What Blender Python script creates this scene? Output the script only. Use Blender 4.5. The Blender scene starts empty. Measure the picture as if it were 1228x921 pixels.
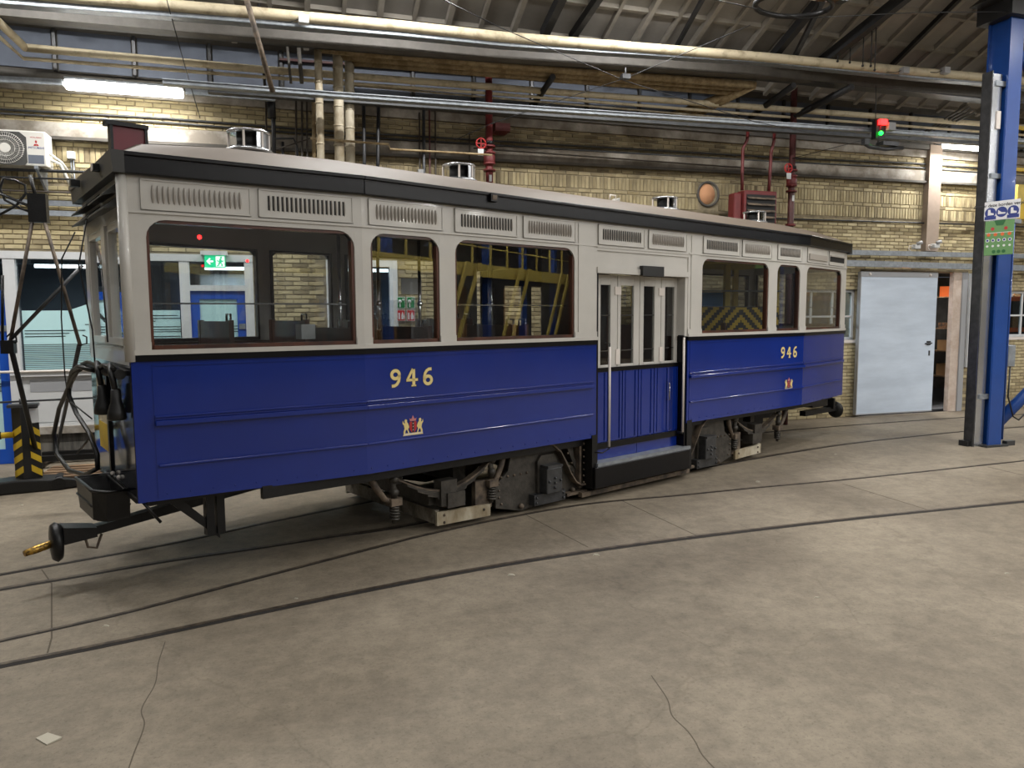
import bpy, math, random
from mathutils import Vector, Matrix
random.seed(7)
SC = bpy.context.scene
COL = SC.collection
PI = math.pi
R = math.radians
# ---------------------------------------------------------------- camera
CAM_H = 1.995; F_PX = 884.13; PITCH = 0.09224641; ROLL = -0.00518237
cd = bpy.data.cameras.new('camera'); cam = bpy.data.objects.new('camera', cd); COL.objects.link(cam)
cd.sensor_fit = 'HORIZONTAL'; cd.sensor_width = 36.0; cd.lens = 36.0 * F_PX / 1228; cd.clip_start = .05; cd.clip_end = 200
_F = Vector((0, math.cos(PITCH), -math.sin(PITCH))); _U0 = Vector((0, math.sin(PITCH), math.cos(PITCH))); _R0 = Vector((1, 0, 0))
_c, _s = math.cos(ROLL), math.sin(ROLL)
_R = _c * _R0 + _s * _U0; _U = -_s * _R0 + _c * _U0
m3 = Matrix((_R, _U, -_F)).transposed()
cam.matrix_world = Matrix.Translation((0, 0, CAM_H)) @ m3.to_4x4()
SC.camera = cam
# ---------------------------------------------------------------- world, view
wd = bpy.data.worlds.new('world'); SC.world = wd; wd.use_nodes = True
wd.node_tree.nodes['Background'].inputs[0].default_value = (.62, .72, .9, 1)
wd.node_tree.nodes['Background'].inputs[1].default_value = .12
SC.view_settings.view_transform = 'Standard'; SC.view_settings.look = 'None'
SC.view_settings.gamma = 1; SC.view_settings.use_curve_mapping = False
SC.view_settings.exposure = 0.24
HALL_LAMP_W = 46.0        # power of each hall batten
WALL_LAMP_W = 30.0
# ---------------------------------------------------------------- frames of reference
# W: the long brick wall (x along it, y into it, z up; 'out' = -y). T: the tram. G: the hall
FR = {'W': (Vector((10.25, 15.43, 0)), R(17.5)), 'T': (Vector((.82065, 9.13467, 0)), math.atan2(.64758849, .76199025)), 'G': (Vector((0, 0, 0)), 0.0)}
PIV = {}
def ray(px, py): return _F + _R * ((px - 614) / F_PX) + _U * ((460.5 - py) / F_PX)
def to_frame(p, fr):
    o, a = FR[fr]; q = p - o; c, s = math.cos(a), math.sin(a)
    return Vector((c * q.x + s * q.y, -s * q.x + c * q.y, q.z))
def to_world(p, fr):
    o, a = FR[fr]; c, s = math.cos(a), math.sin(a)
    return Vector((o.x + c * p[0] - s * p[1], o.y + s * p[0] + c * p[1], p[2]))
def at_y(px, py, y, fr='W'):      # the point where a sight line meets the plane y = const of a frame
    r = ray(px, py); a = FR[fr][1]; c, s = math.cos(a), math.sin(a)
    o = to_frame(Vector((0, 0, CAM_H)), fr); ry = -s * r.x + c * r.y
    return to_frame(Vector((0, 0, CAM_H)) + r * ((y - o.y) / ry), fr)
def WP(px, py, out=0.0):
    p = at_y(px, py, -out); return p.x, p.z
def gnd(px, py, z=0.0, fr='G'):
    r = ray(px, py); return to_frame(Vector((0, 0, CAM_H)) + r * ((z - CAM_H) / r.z), fr)
# ---------------------------------------------------------------- materials
def lin(c): return tuple(((v / 255) / 12.92 if v / 255 <= .04045 else ((v / 255 + .055) / 1.055) ** 2.4) for v in c)
MATS = {}
def M(name, c, rough=.5, metal=0., var=.0, scale=6., bump=0., c2=None, coat=0., spec=.5, emit=0., detail=6., vscale=None, objvar=0., lo=.4, hi=.62, soot=0):
    m = bpy.data.materials.new(name); m.use_nodes = True; nt = m.node_tree; b = nt.nodes['Principled BSDF']
    col = lin(c) + (1,)
    b.inputs['Base Color'].default_value = col; b.inputs['Roughness'].default_value = rough; b.inputs['Metallic'].default_value = metal
    b.inputs['Specular IOR Level'].default_value = spec
    if coat: b.inputs['Coat Weight'].default_value = coat; b.inputs['Coat Roughness'].default_value = .06
    if emit:
        b.inputs['Emission Color'].default_value = col; b.inputs['Emission Strength'].default_value = emit
    last = None
    if c2 or bump or var:
        tc = nt.nodes.new('ShaderNodeTexCoord'); mp = nt.nodes.new('ShaderNodeMapping'); nt.links.new(tc.outputs['Object'], mp.inputs[0])
        if vscale: mp.inputs['Scale'].default_value = vscale
        nz = nt.nodes.new('ShaderNodeTexNoise'); nz.inputs['Scale'].default_value = scale; nz.inputs['Detail'].default_value = detail; nz.inputs['Roughness'].default_value = .62
        nt.links.new(mp.outputs[0], nz.inputs['Vector'])
        rp = nt.nodes.new('ShaderNodeValToRGB'); rp.color_ramp.elements[0].position = lo; rp.color_ramp.elements[1].position = hi
        cc2 = lin(c2) if c2 else tuple(v * (1 - var) for v in lin(c))
        rp.color_ramp.elements[0].color = cc2 + (1,); rp.color_ramp.elements[1].color = col
        nt.links.new(nz.outputs['Fac'], rp.inputs[0]); last = rp.outputs[0]
        if bump:
            bp = nt.nodes.new('ShaderNodeBump'); bp.inputs['Strength'].default_value = bump; bp.inputs['Distance'].default_value = .01
            n2 = nt.nodes.new('ShaderNodeTexNoise'); n2.inputs['Scale'].default_value = scale * 4; n2.inputs['Detail'].default_value = 5
            nt.links.new(mp.outputs[0], n2.inputs['Vector']); nt.links.new(n2.outputs['Fac'], bp.inputs['Height']); nt.links.new(bp.outputs[0], b.inputs['Normal'])
    if objvar:
        oi = nt.nodes.new('ShaderNodeObjectInfo'); hs = nt.nodes.new('ShaderNodeHueSaturation'); mr = nt.nodes.new('ShaderNodeMapRange')
        mr.inputs[3].default_value = 1 - objvar; mr.inputs[4].default_value = 1 + objvar * .6
        nt.links.new(oi.outputs['Random'], mr.inputs[0]); nt.links.new(mr.outputs[0], hs.inputs['Value'])
        if last: nt.links.new(last, hs.inputs['Color'])
        else: hs.inputs['Color'].default_value = col
        last = hs.outputs[0]
    if soot:      # sooty upper middle of the brick wall (wall coordinates)
        tc = nt.nodes.new('ShaderNodeTexCoord'); sx = nt.nodes.new('ShaderNodeSeparateXYZ'); nt.links.new(tc.outputs['Object'], sx.inputs[0])
        def mr(src, a, b_, lo_, hi_):
            n = nt.nodes.new('ShaderNodeMapRange'); n.interpolation_type = 'SMOOTHSTEP'
            for i_, v in enumerate((a, b_, lo_, hi_)): n.inputs[1 + i_].default_value = v
            nt.links.new(src, n.inputs[0]); return n.outputs[0]
        def mm(a, b_):
            n = nt.nodes.new('ShaderNodeMath'); n.operation = 'MULTIPLY'; nt.links.new(a, n.inputs[0]); nt.links.new(b_, n.inputs[1]); return n.outputs[0]
        nz2 = nt.nodes.new('ShaderNodeTexNoise'); nz2.inputs['Scale'].default_value = 1.1; nz2.inputs['Detail'].default_value = 8; nt.links.new(tc.outputs['Object'], nz2.inputs['Vector'])
        f = mm(mm(mr(sx.outputs[0], -15.6, -12.6, 0, 1), mr(sx.outputs[0], -8.2, -3.6, 1, .12)), mm(mr(sx.outputs[2], 3.6, 4.9, .5, 1), mr(nz2.outputs['Fac'], .3, .6, .45, 1)))
        mx = nt.nodes.new('ShaderNodeMix'); mx.data_type = 'RGBA'; mx.blend_type = 'MULTIPLY'; nt.links.new(f, mx.inputs[0]); mx.inputs[7].default_value = (.30, .27, .23, 1)
        if last: nt.links.new(last, mx.inputs[6])
        else: mx.inputs[6].default_value = col
        last = mx.outputs[2]
    if last: nt.links.new(last, b.inputs['Base Color'])
    MATS[name] = m; return m
def glassmat(name, tint, ior=1.6, rough=0.0, mul=1.0, body=None, bodyf=0.):
    m = bpy.data.materials.new(name); m.use_nodes = True; nt = m.node_tree; nt.nodes.clear()
    o = nt.nodes.new('ShaderNodeOutputMaterial'); mx = nt.nodes.new('ShaderNodeMixShader'); fr = nt.nodes.new('ShaderNodeFresnel'); ge = nt.nodes.new('ShaderNodeNewGeometry'); io = nt.nodes.new('ShaderNodeMapRange')
    io.inputs[3].default_value = ior; io.inputs[4].default_value = 1 / ior      # the pane's back surface reflects like its front
    nt.links.new(ge.outputs['Backfacing'], io.inputs[0]); nt.links.new(io.outputs[0], fr.inputs[0])
    tr = nt.nodes.new('ShaderNodeBsdfTransparent'); tr.inputs[0].default_value = lin(tint) + (1,)
    gl = nt.nodes.new('ShaderNodeBsdfGlossy'); gl.inputs['Roughness'].default_value = rough; gl.inputs[0].default_value = (.95, .97, 1, 1)
    mu = nt.nodes.new('ShaderNodeMath'); mu.operation = 'MULTIPLY'; mu.inputs[1].default_value = mul; mu.use_clamp = True
    nt.links.new(fr.outputs[0], mu.inputs[0]); nt.links.new(mu.outputs[0], mx.inputs[0])
    base = tr.outputs[0]
    if body:
        df = nt.nodes.new('ShaderNodeBsdfDiffuse'); df.inputs[0].default_value = lin(body) + (1,)
        m2 = nt.nodes.new('ShaderNodeMixShader'); m2.inputs[0].default_value = bodyf
        nt.links.new(tr.outputs[0], m2.inputs[1]); nt.links.new(df.outputs[0], m2.inputs[2]); base = m2.outputs[0]
    nt.links.new(base, mx.inputs[1]); nt.links.new(gl.outputs[0], mx.inputs[2]); nt.links.new(mx.outputs[0], o.inputs[0])
    MATS[name] = m; return m
M('cream', (192, 189, 182), .3, var=.07, scale=2.5, coat=.35, bump=.06)
M('blue', (14, 42, 126), .2, coat=.3, var=.10, scale=1.2, bump=.03)
M('black_gloss', (9, 9, 13), .28, spec=.3, bump=.12, scale=3, var=.2)
M('end_grey', (50, 50, 48), .5)
M('front_gloss', (16, 19, 32), .12, coat=.8)
M('roof_taupe', (98, 87, 75), .6, var=.12, scale=2)
M('louvre', (160, 154, 146), .35, coat=.2)
M('slot', (12, 12, 12), .6)
M('iron', (74, 70, 64), .5, var=.45, scale=9, bump=.4, metal=.2)
M('rusty_iron', (112, 98, 82), .7, c2=(62, 54, 47), scale=8, bump=.4)
M('rust', (120, 84, 54), .8, c2=(60, 46, 36), scale=12, bump=.3)
M('black_iron', (22, 22, 23), .42, var=.3, scale=12, bump=.2, metal=.2)
M('steel_dark', (82, 83, 85), .4, metal=.6, var=.3, scale=10)
M('galv', (146, 152, 158), .42, metal=.35, var=.25, scale=14)
M('galv_dark', (76, 78, 80), .5, metal=.3, var=.3, scale=10)
M('chrome', (200, 200, 203), .14, metal=1.)
M('alu', (190, 193, 196), .25, metal=.85, var=.1, scale=5)
M('brass', (190, 150, 70), .35, metal=.9, c2=(70, 60, 50), scale=40)
M('white_bar', (214, 206, 198), .35)
M('white_frame', (205, 207, 208), .4, var=.04)
M('white_panel', (200, 202, 202), .5, var=.03)
M('grey_panel', (150, 152, 155), .5)
M('plank', (150, 143, 130), .75, c2=(92, 84, 72), scale=7, bump=.3)
M('wood_brown', (84, 46, 30), .35, c2=(52, 30, 22), scale=4, vscale=(1, 1, .15), coat=.3)
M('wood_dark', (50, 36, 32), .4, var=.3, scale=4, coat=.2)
M('inner_dark', (52, 47, 44), .7)
M('inner_cream', (96, 90, 82), .6)
M('seat_leather', (58, 40, 34), .45)
M('gold', (226, 206, 138), .45)
M('outline', (14, 12, 20), .4)
M('red', (172, 40, 40), .5)
M('crown_red', (190, 120, 120), .5)
M('oxide', (104, 36, 36), .5, var=.2, scale=10)
M('oxide_dark', (84, 44, 42), .55, var=.3, scale=10)
M('dest_red', (110, 22, 38), .35)
M('brick', (196, 182, 142), .85, c2=(160, 146, 108), scale=2.2, bump=.4, objvar=.2)
M('hall_wall', (74, 72, 70), .9, var=.3, scale=.8)
M('mortar', (150, 138, 112), .95, c2=(118, 108, 88), scale=5, bump=.5)
M('concrete_beam', (176, 170, 160), .85, c2=(130, 122, 110), scale=3, bump=.3, soot=1)
M('concrete_dark', (92, 88, 82), .9, var=.3, scale=3)
M('plinth', (112, 108, 100), .9, c2=(70, 68, 64), scale=4, vscale=(3, 3, .4), bump=.3)
M('roof_panel', (146, 142, 136), .85, var=.16, scale=1.6, bump=.15, objvar=.10)
M('roof_rib', (156, 150, 140), .85, var=.2, scale=3)
M('fascia', (96, 103, 116), .7, var=.15, scale=3)
M('black_steel', (30, 30, 32), .6, var=.3)
M('beam_grey', (92, 88, 82), .6, var=.25, scale=6)
M('pipe_cream', (196, 184, 156), .55, c2=(150, 136, 110), scale=5, bump=.3, lo=.3, hi=.5)
M('pipe_tan', (156, 138, 104), .75, c2=(120, 100, 68), scale=9, bump=.5)
M('pipe_white', (186, 178, 158), .6, c2=(130, 116, 90), scale=3, vscale=(1, 1, .5))
M('pipe_black', (26, 27, 29), .45)
M('pipe_dark', (66, 58, 50), .6, var=.3, scale=8)
M('pillar_blue', (22, 66, 138), .35, var=.12, scale=4, coat=.3)
M('pillar_navy', (14, 30, 66), .4, var=.2, scale=4)
M('yellow', (206, 172, 40), .5, var=.12)
M('yellow_old', (200, 176, 84), .6, var=.15)
M('tape_black', (20, 20, 20), .5)
M('hose', (20, 20, 21), .4)
M('door_white', (200, 212, 226), .4, c2=(182, 194, 208), scale=1.2, vscale=(.4, .4, 2))
M('door_blue', (16, 74, 170), .4)
M('plaster_pink', (196, 182, 170), .85, c2=(178, 160, 146), scale=5, bump=.3)
M('pilaster', (150, 134, 120), .8, var=.12)
M('rack_orange', (206, 96, 40), .5)
M('carton', (176, 136, 92), .8, var=.15)
M('blue_crate', (60, 130, 190), .5)
M('pallet_wood', (140, 112, 82), .8, c2=(92, 70, 50), scale=6, vscale=(.3, 3, 3))
M('paper', (178, 172, 156), .9)
M('sign_white', (214, 214, 214), .4)
M('sign_green', (96, 140, 84), .45)
M('sign_dark_green', (24, 92, 40), .4)
M('safe_green', (10, 120, 62), .4)
M('safe_red', (196, 30, 34), .4)
M('sign_blue', (24, 44, 120), .4)
M('exit_green', (20, 190, 130), .4, emit=1.0)
M('exit_white', (235, 245, 240), .4, emit=1.1)
M('led_red', (255, 30, 30), .4, emit=7)
M('led_green', (20, 255, 60), .4, emit=7)
M('tube', (255, 252, 244), .4, emit=9)
M('ac_white', (208, 206, 198), .45)
M('ac_dark', (60, 60, 58), .6)
M('terracotta', (206, 152, 112), .8)
M('black_plastic', (18, 18, 18), .45)
M('grey_plastic', (150, 150, 150), .5)
M('room_wall', (104, 112, 122), .8)
M('room_floor', (70, 70, 72), .8)
M('groove', (34, 29, 24), .9, var=.3, scale=20)
M('rail_steel', (96, 84, 70), .5, metal=.35, c2=(58, 50, 42), scale=14)
M('crack', (86, 78, 66), .95)
M('line_black', (28, 40, 44), .5)
glassmat('tram_glass', (247, 249, 249), 1.52, mul=1.7)
glassmat('office_glass', (190, 200, 205), 1.6)
glassmat('film', (225, 245, 245), 1.5, body=(196, 234, 236), bodyf=.85)
# the concrete floor: warm grey, blotches, fine speckle, faint hairlines
def floor_mat():
    m = bpy.data.materials.new('floor_concrete'); m.use_nodes = True; nt = m.node_tree; b = nt.nodes['Principled BSDF']
    tc = nt.nodes.new('ShaderNodeTexCoord')
    def noise(s, d, r=.6):
        n = nt.nodes.new('ShaderNodeTexNoise'); n.inputs['Scale'].default_value = s; n.inputs['Detail'].default_value = d; n.inputs['Roughness'].default_value = r
        nt.links.new(tc.outputs['Object'], n.inputs['Vector']); return n.outputs['Fac']
    def ramp(f, p0, c0, p1, c1):
        r = nt.nodes.new('ShaderNodeValToRGB'); e = r.color_ramp.elements; e[0].position = p0; e[1].position = p1; e[0].color = c0 + (1,); e[1].color = c1 + (1,)
        nt.links.new(f, r.inputs[0]); return r.outputs[0]
    def mul(a, b_, f=1.):
        x = nt.nodes.new('ShaderNodeMix'); x.data_type = 'RGBA'; x.blend_type = 'MULTIPLY'; x.inputs[0].default_value = f
        nt.links.new(a, x.inputs[6]); nt.links.new(b_, x.inputs[7]); return x.outputs[2]
    base = ramp(noise(.55, 5), .33, lin((112, 102, 87)), .66, lin((148, 137, 119)))
    fine = ramp(noise(7, 10, .8), .38, (.70, .70, .70), .60, (1, 1, 1))
    spec = ramp(noise(45, 5, .8), .32, (.62, .61, .60), .46, (1, 1, 1))
    vo = nt.nodes.new('ShaderNodeTexVoronoi'); vo.feature = 'DISTANCE_TO_EDGE'; vo.inputs['Scale'].default_value = .33
    wn = nt.nodes.new('ShaderNodeTexNoise'); wn.inputs['Scale'].default_value = 2.2; wn.inputs['Detail'].default_value = 6
    nt.links.new(tc.outputs['Object'], wn.inputs['Vector'])
    ad = nt.nodes.new('ShaderNodeMixRGB'); ad.blend_type = 'ADD'; ad.inputs[0].default_value = .35
    nt.links.new(tc.outputs['Object'], ad.inputs[1]); nt.links.new(wn.outputs['Color'], ad.inputs[2]); nt.links.new(ad.outputs[0], vo.inputs['Vector'])
    hair = ramp(vo.outputs['Distance'], .0, (.80, .79, .77), .0035, (1, 1, 1))
    c = mul(mul(mul(base, fine), spec), hair, .7)
    nt.links.new(c, b.inputs['Base Color']); b.inputs['Roughness'].default_value = .62; b.inputs['Specular IOR Level'].default_value = .35
    bp = nt.nodes.new('ShaderNodeBump'); bp.inputs['Strength'].default_value = .25; bp.inputs['Distance'].default_value = .01
    nt.links.new(noise(30, 6), bp.inputs['Height']); nt.links.new(bp.outputs[0], b.inputs['Normal'])
    MATS['floor'] = m
floor_mat()
# ---------------------------------------------------------------- mesh builder
class MB:
    def __init__(s): s.v = []; s.f = []; s.sm = []
    def add(s, vs, fs, smooth=False):
        n = len(s.v); s.v += [tuple(v) for v in vs]
        for f in fs: s.f.append(tuple(n + i for i in f)); s.sm.append(smooth)
        return s
    def box(s, x0, x1, y0, y1, z0, z1):
        if x0 > x1: x0, x1 = x1, x0
        if y0 > y1: y0, y1 = y1, y0
        if z0 > z1: z0, z1 = z1, z0
        return s.add([(x0, y0, z0), (x1, y0, z0), (x1, y1, z0), (x0, y1, z0), (x0, y0, z1), (x1, y0, z1), (x1, y1, z1), (x0, y1, z1)],
                     [(0, 3, 2, 1), (4, 5, 6, 7), (0, 1, 5, 4), (1, 2, 6, 5), (2, 3, 7, 6), (3, 0, 4, 7)])
    def hexa(s, p): return s.add(p, [(0, 3, 2, 1), (4, 5, 6, 7), (0, 1, 5, 4), (1, 2, 6, 5), (2, 3, 7, 6), (3, 0, 4, 7)])
    def prism(s, pts, a, b, axis='y'):      # outline in the two other axes, extruded along axis
        n = len(pts)
        def P(p, t): return (p[0], t, p[1]) if axis == 'y' else ((t, p[0], p[1]) if axis == 'x' else (p[0], p[1], t))
        vs = [P(p, a) for p in pts] + [P(p, b) for p in pts]
        fs = [tuple(range(n)), tuple(range(2 * n - 1, n - 1, -1))] + [(i, i + n, (i + 1) % n + n, (i + 1) % n) for i in range(n)]
        return s.add(vs, fs)
    def tube(s, pts, r, n=8, cap=True):
        pts = [Vector(p) for p in pts]; rings = []
        rr = r if isinstance(r, (list, tuple)) else [r] * len(pts)
        t0 = (pts[1] - pts[0]).normalized(); up = Vector((0, 0, 1)) if abs(t0.z) < .9 else Vector((1, 0, 0))
        side = t0.cross(up).normalized()
        for i, p in enumerate(pts):
            t = (pts[min(i + 1, len(pts) - 1)] - pts[max(i - 1, 0)]).normalized()
            side = (side - t * side.dot(t)).normalized(); u = t.cross(side)
            rings.append([p + (side * math.cos(2 * PI * k / n) + u * math.sin(2 * PI * k / n)) * rr[i] for k in range(n)])
        b = len(s.v); s.v += [tuple(q) for ring in rings for q in ring]
        for i in range(len(pts) - 1):
            for k in range(n):
                s.f.append((b + i * n + k, b + i * n + (k + 1) % n, b + (i + 1) * n + (k + 1) % n, b + (i + 1) * n + k)); s.sm.append(True)
        if cap:
            s.f.append(tuple(b + k for k in range(n - 1, -1, -1))); s.sm.append(False)
            e = b + (len(pts) - 1) * n; s.f.append(tuple(e + k for k in range(n))); s.sm.append(False)
        return s
    def cyl(s, p0, p1, r, n=16, r2=None): return s.tube([p0, p1], [r, r if r2 is None else r2], n)
    def lathe(s, prof, c, n=24, axis='z'):  # prof of (radius, height)
        b = len(s.v)
        for r, h in prof:
            for k in range(n):
                a = 2 * PI * k / n; x, y = r * math.cos(a), r * math.sin(a)
                if axis == 'z': s.v.append((c[0] + x, c[1] + y, c[2] + h))
                elif axis == 'y': s.v.append((c[0] + x, c[1] + h, c[2] + y))
                else: s.v.append((c[0] + h, c[1] + x, c[2] + y))
        for i in range(len(prof) - 1):
            for k in range(n):
                s.f.append((b + i * n + k, b + i * n + (k + 1) % n, b + (i + 1) * n + (k + 1) % n, b + (i + 1) * n + k)); s.sm.append(True)
        for e, rev in ((b, True), (b + (len(prof) - 1) * n, False)):
            q = [e + k for k in range(n)]; s.f.append(tuple(reversed(q)) if rev else tuple(q)); s.sm.append(False)
        return s
    def ball(s, c, r, n=8, m=5):
        return s.lathe([(r * math.sin(PI * i / m) + 1e-4, -r * math.cos(PI * i / m)) for i in range(m + 1)], c, n)
    def mesh(s, name, mat):
        me = bpy.data.meshes.new(name); me.from_pydata(s.v, [], s.f); me.polygons.foreach_set('use_smooth', s.sm)
        if mat: me.materials.append(MATS[mat] if isinstance(mat, str) else mat)
        me.update(); return me
def props(o, label=None, cat=None, group=None, kind=None):
    if label: o['label'] = label
    if cat: o['category'] = cat
    if group: o['group'] = group
    if kind: o['kind'] = kind
def link(name, me, fr='G', parent=None, pivot=None, bev=0, **kw):
    """vertices are in frame coordinates; the pivot (frame coordinates) becomes the origin"""
    o = bpy.data.objects.new(name, me); COL.objects.link(o)
    if parent is not None:
        pv = PIV[parent.name][1]; o.parent = parent
        if me and len(me.vertices): me.transform(Matrix.Translation(-pv))
        PIV[o.name] = (fr, pv)
    else:
        if pivot is None:
            xs = [v.co.x for v in me.vertices]; ys = [v.co.y for v in me.vertices]; zs = [v.co.z for v in me.vertices]
            pivot = ((min(xs) + max(xs)) / 2, (min(ys) + max(ys)) / 2, min(zs))
        pv = Vector(pivot)
        if me: me.transform(Matrix.Translation(-pv))
        o.location = to_world(pv, fr); o.rotation_euler = (0, 0, FR[fr][1]); PIV[o.name] = (fr, pv)
    if bev:
        b = o.modifiers.new('bevel', 'BEVEL'); b.width = bev; b.segments = 2; b.limit_method = 'ANGLE'
    props(o, **kw); return o
def ob(name, mb, mat, fr='G', parent=None, **kw): return link(name, mb.mesh(name, mat), fr, parent, **kw)
def thing(name, label, cat, fr, loc, group=None):
    o = link(name, None, fr, None, pivot=loc); props(o, label, cat, group); return o
def inst(name, me, parent, loc, rot=(0, 0, 0), scale=(1, 1, 1), **kw):   # shared mesh, centred at its own origin; loc in frame coordinates
    o = bpy.data.objects.new(name, me); COL.objects.link(o)
    o.parent = parent; o.location = Vector(loc) - PIV[parent.name][1]; o.rotation_euler = rot; o.scale = scale; props(o, **kw); return o
def text(s, size, mat, fr, parent, origin, rot, name='lettering', ext=.002, off=0., align='CENTER', space=1., wide=1., **kw):
    cu = bpy.data.curves.new('t', 'FONT'); cu.body = s; cu.size = size; cu.extrude = ext; cu.offset = off; cu.align_x = align; cu.align_y = 'CENTER'; cu.space_character = space
    t = bpy.data.objects.new('t', cu); COL.objects.link(t); bpy.context.view_layer.update()
    me = bpy.data.meshes.new_from_object(t.evaluated_get(bpy.context.evaluated_depsgraph_get())); bpy.data.objects.remove(t); bpy.data.curves.remove(cu)
    from mathutils import Euler
    me.transform(Matrix.Translation(Vector(origin)) @ Euler(rot).to_matrix().to_4x4() @ Matrix.Diagonal((wide, 1, 1, 1)))
    me.materials.clear(); me.materials.append(MATS[mat]); me.name = name
    return link(name, me, fr, parent, **kw)
def struct(name, mb, mat, fr='G', parent=None, **kw): return ob(name, mb, mat, fr, parent, kind='structure', **kw)
def arc(cx, cz, r, a0, a1, n=6): return [(cx + r * math.cos(R(a0 + (a1 - a0) * i / n)), cz + r * math.sin(R(a0 + (a1 - a0) * i / n))) for i in range(n + 1)]
# ================================================================ SETTING
U0, U1 = -27.0, 14.0; OUTB = 23.0
fl = struct('floor', MB().box(U0, U1, -OUTB, .0, -.3, 0), 'floor', 'W', pivot=(0, 0, 0))
def strip(mb, pts, w, z0, z1):
    P = [Vector((p[0], p[1], 0)) for p in pts]; L = []; Rr = []
    for i, p in enumerate(P):
        t = (P[min(i + 1, len(P) - 1)] - P[max(i - 1, 0)]).normalized(); nrm = Vector((-t.y, t.x, 0)) * w / 2
        L.append(p + nrm); Rr.append(p - nrm)
    for i in range(len(P) - 1):
        a, b, c, d_ = Rr[i], Rr[i + 1], L[i + 1], L[i]
        mb.hexa([(q.x, q.y, z0) for q in (a, b, c, d_)] + [(q.x, q.y, z1) for q in (a, b, c, d_)])
    return mb
def smooth_line(pts, n=40):     # Catmull-Rom through ground points
    P = [Vector((p[0], p[1])) for p in pts]; P = [2 * P[0] - P[1]] + P + [2 * P[-1] - P[-2]]; out = []
    for i in range(1, len(P) - 2):
        for k in range(8):
            t = k / 8; a, b, c, d_ = P[i - 1:i + 3]
            out.append(.5 * ((2 * b) + (c - a) * t + (2 * a - 5 * b + 4 * c - d_) * t * t + (3 * b - a - 3 * c + d_) * t ** 3))
    out.append(P[-2]); return out
def gl(pxs): return [gnd(x, y, 0, 'W') for x, y in pxs]
RAILS = [
    ([(0, 690), (200, 653.5), (310, 629.5), (400, 611)], 'far'),
    ([(0, 708), (100, 691), (200, 674), (310, 658), (400, 644), (495, 629.5)], 'near'),
    ([(0, 770), (150, 736), (310, 694), (461.6, 654.5), (517, 640.6), (610, 621), (708, 604.5), (820, 594), (910, 585), (1030, 574), (1228, 553)], 'cross'),
    ([(0, 800), (150, 770), (310, 736), (450, 707), (600, 679), (750, 656), (900, 637), (1050, 620), (1228, 602)], 'front')]
EXTRA = {'far': [], 'near': []}
TAIL = {'far': [(780, 534), (937, 517), (1050, 508), (1152, 501), (1228, 497)], 'near': [(740, 580), (880, 555), (940, 544.5), (1030, 531), (1152, 518), (1228, 512)]}
RW = {'far': (.042, .03), 'near': (.036, .045), 'cross': (.022, .030), 'front': (.046, .034)}
for pxs, key in RAILS:
    g = gl(pxs)
    if key in EXTRA:
        g += [to_frame(to_world(Vector((x, y, 0)), 'T'), 'W') for x, y in EXTRA[key]] + gl(TAIL[key])
    line = smooth_line(g)
    ext0 = line[0] + (line[0] - line[1]).normalized() * 6; ext1 = line[-1] + (line[-1] - line[-2]).normalized() * 1.5
    line = [ext0] + line + [ext1]
    gv = ob('rail_groove', strip(MB(), line, RW[key][0], -.02, .0015), 'groove', 'W', fl)
    off = []
    for i, p in enumerate(line):
        t = (line[min(i + 1, len(line) - 1)] - line[max(i - 1, 0)]).normalized(); off.append(p + Vector((-t.y, t.x)) * (RW[key][0] / 2 + RW[key][1] / 2 + .001))
    ob('rail', strip(MB(), off, RW[key][1], -.02, .003), 'rail_steel', 'W', fl)
for pxs in [[(630, 617), (705, 656)], [(745, 600), (835, 642)], [(1010, 580), (1115, 612)], [(1185, 560), (1228, 570)], [(50, 683), (62, 700), (62, 765), (57, 783)]]:
    ob('floor_joint', strip(MB(), gl(pxs), .010, -.01, .001), 'crack', 'W', fl)
for pxs in [[(198, 770), (190, 795), (186, 820), (170, 850), (173, 870), (160, 905), (150, 935)], [(781, 810), (800, 838), (806, 858), (824, 876), (834, 890), (842, 905), (860, 925)], [(880, 500), (900, 512), (930, 520)]]:
    ob('floor_crack', strip(MB(), smooth_line(gl(pxs)), .006, -.01, .0008), 'crack', 'W', fl)
# ---- back wall with openings: office windows at the left, storage windows and door at the right
BEAM_Z0, BEAM_Z1 = 4.47, 4.70
BRICK_TOP = 5.15
OPEN = [(-19.6, -14.75, .0, 2.90), (-13.70, -12.62, .0, 2.86), (-5.25, -3.78, 1.50, 2.46), (-3.60, -1.02, .0, 2.82), (-.16, 2.4, 1.50, 2.46)]
TH = .34
wb = MB()
edges = sorted(set([U0, U1] + [e for o_ in OPEN for e in o_[:2]]))
for a, b in zip(edges[:-1], edges[1:]):
    hole = [o_ for o_ in OPEN if o_[0] <= a + 1e-6 and o_[1] >= b - 1e-6]
    if not hole: wb.box(a, b, 0, TH, 0, 5.62)
    else:
        h = hole[0]; wb.box(a, b, 0, TH, h[3], 5.62)
        if h[2] > 0: wb.box(a, b, 0, TH, 0, h[2])
HC = (-7.10, 4.12, .19)      # round hole in the brick, closed behind by a board
back = struct('wall_back', wb, 'mortar', 'W', pivot=(0, 0, 0))
def in_open(u0, u1, z0, z1):
    for a, b, c, d_ in OPEN:
        if u1 > a and u0 < b and z1 > c and z0 < d_: return True
    du = max(u0 - HC[0], HC[0] - u1, 0); dz = max(z0 - HC[1], HC[1] - z1, 0)
    return math.hypot(du, dz) < HC[2]
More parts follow.
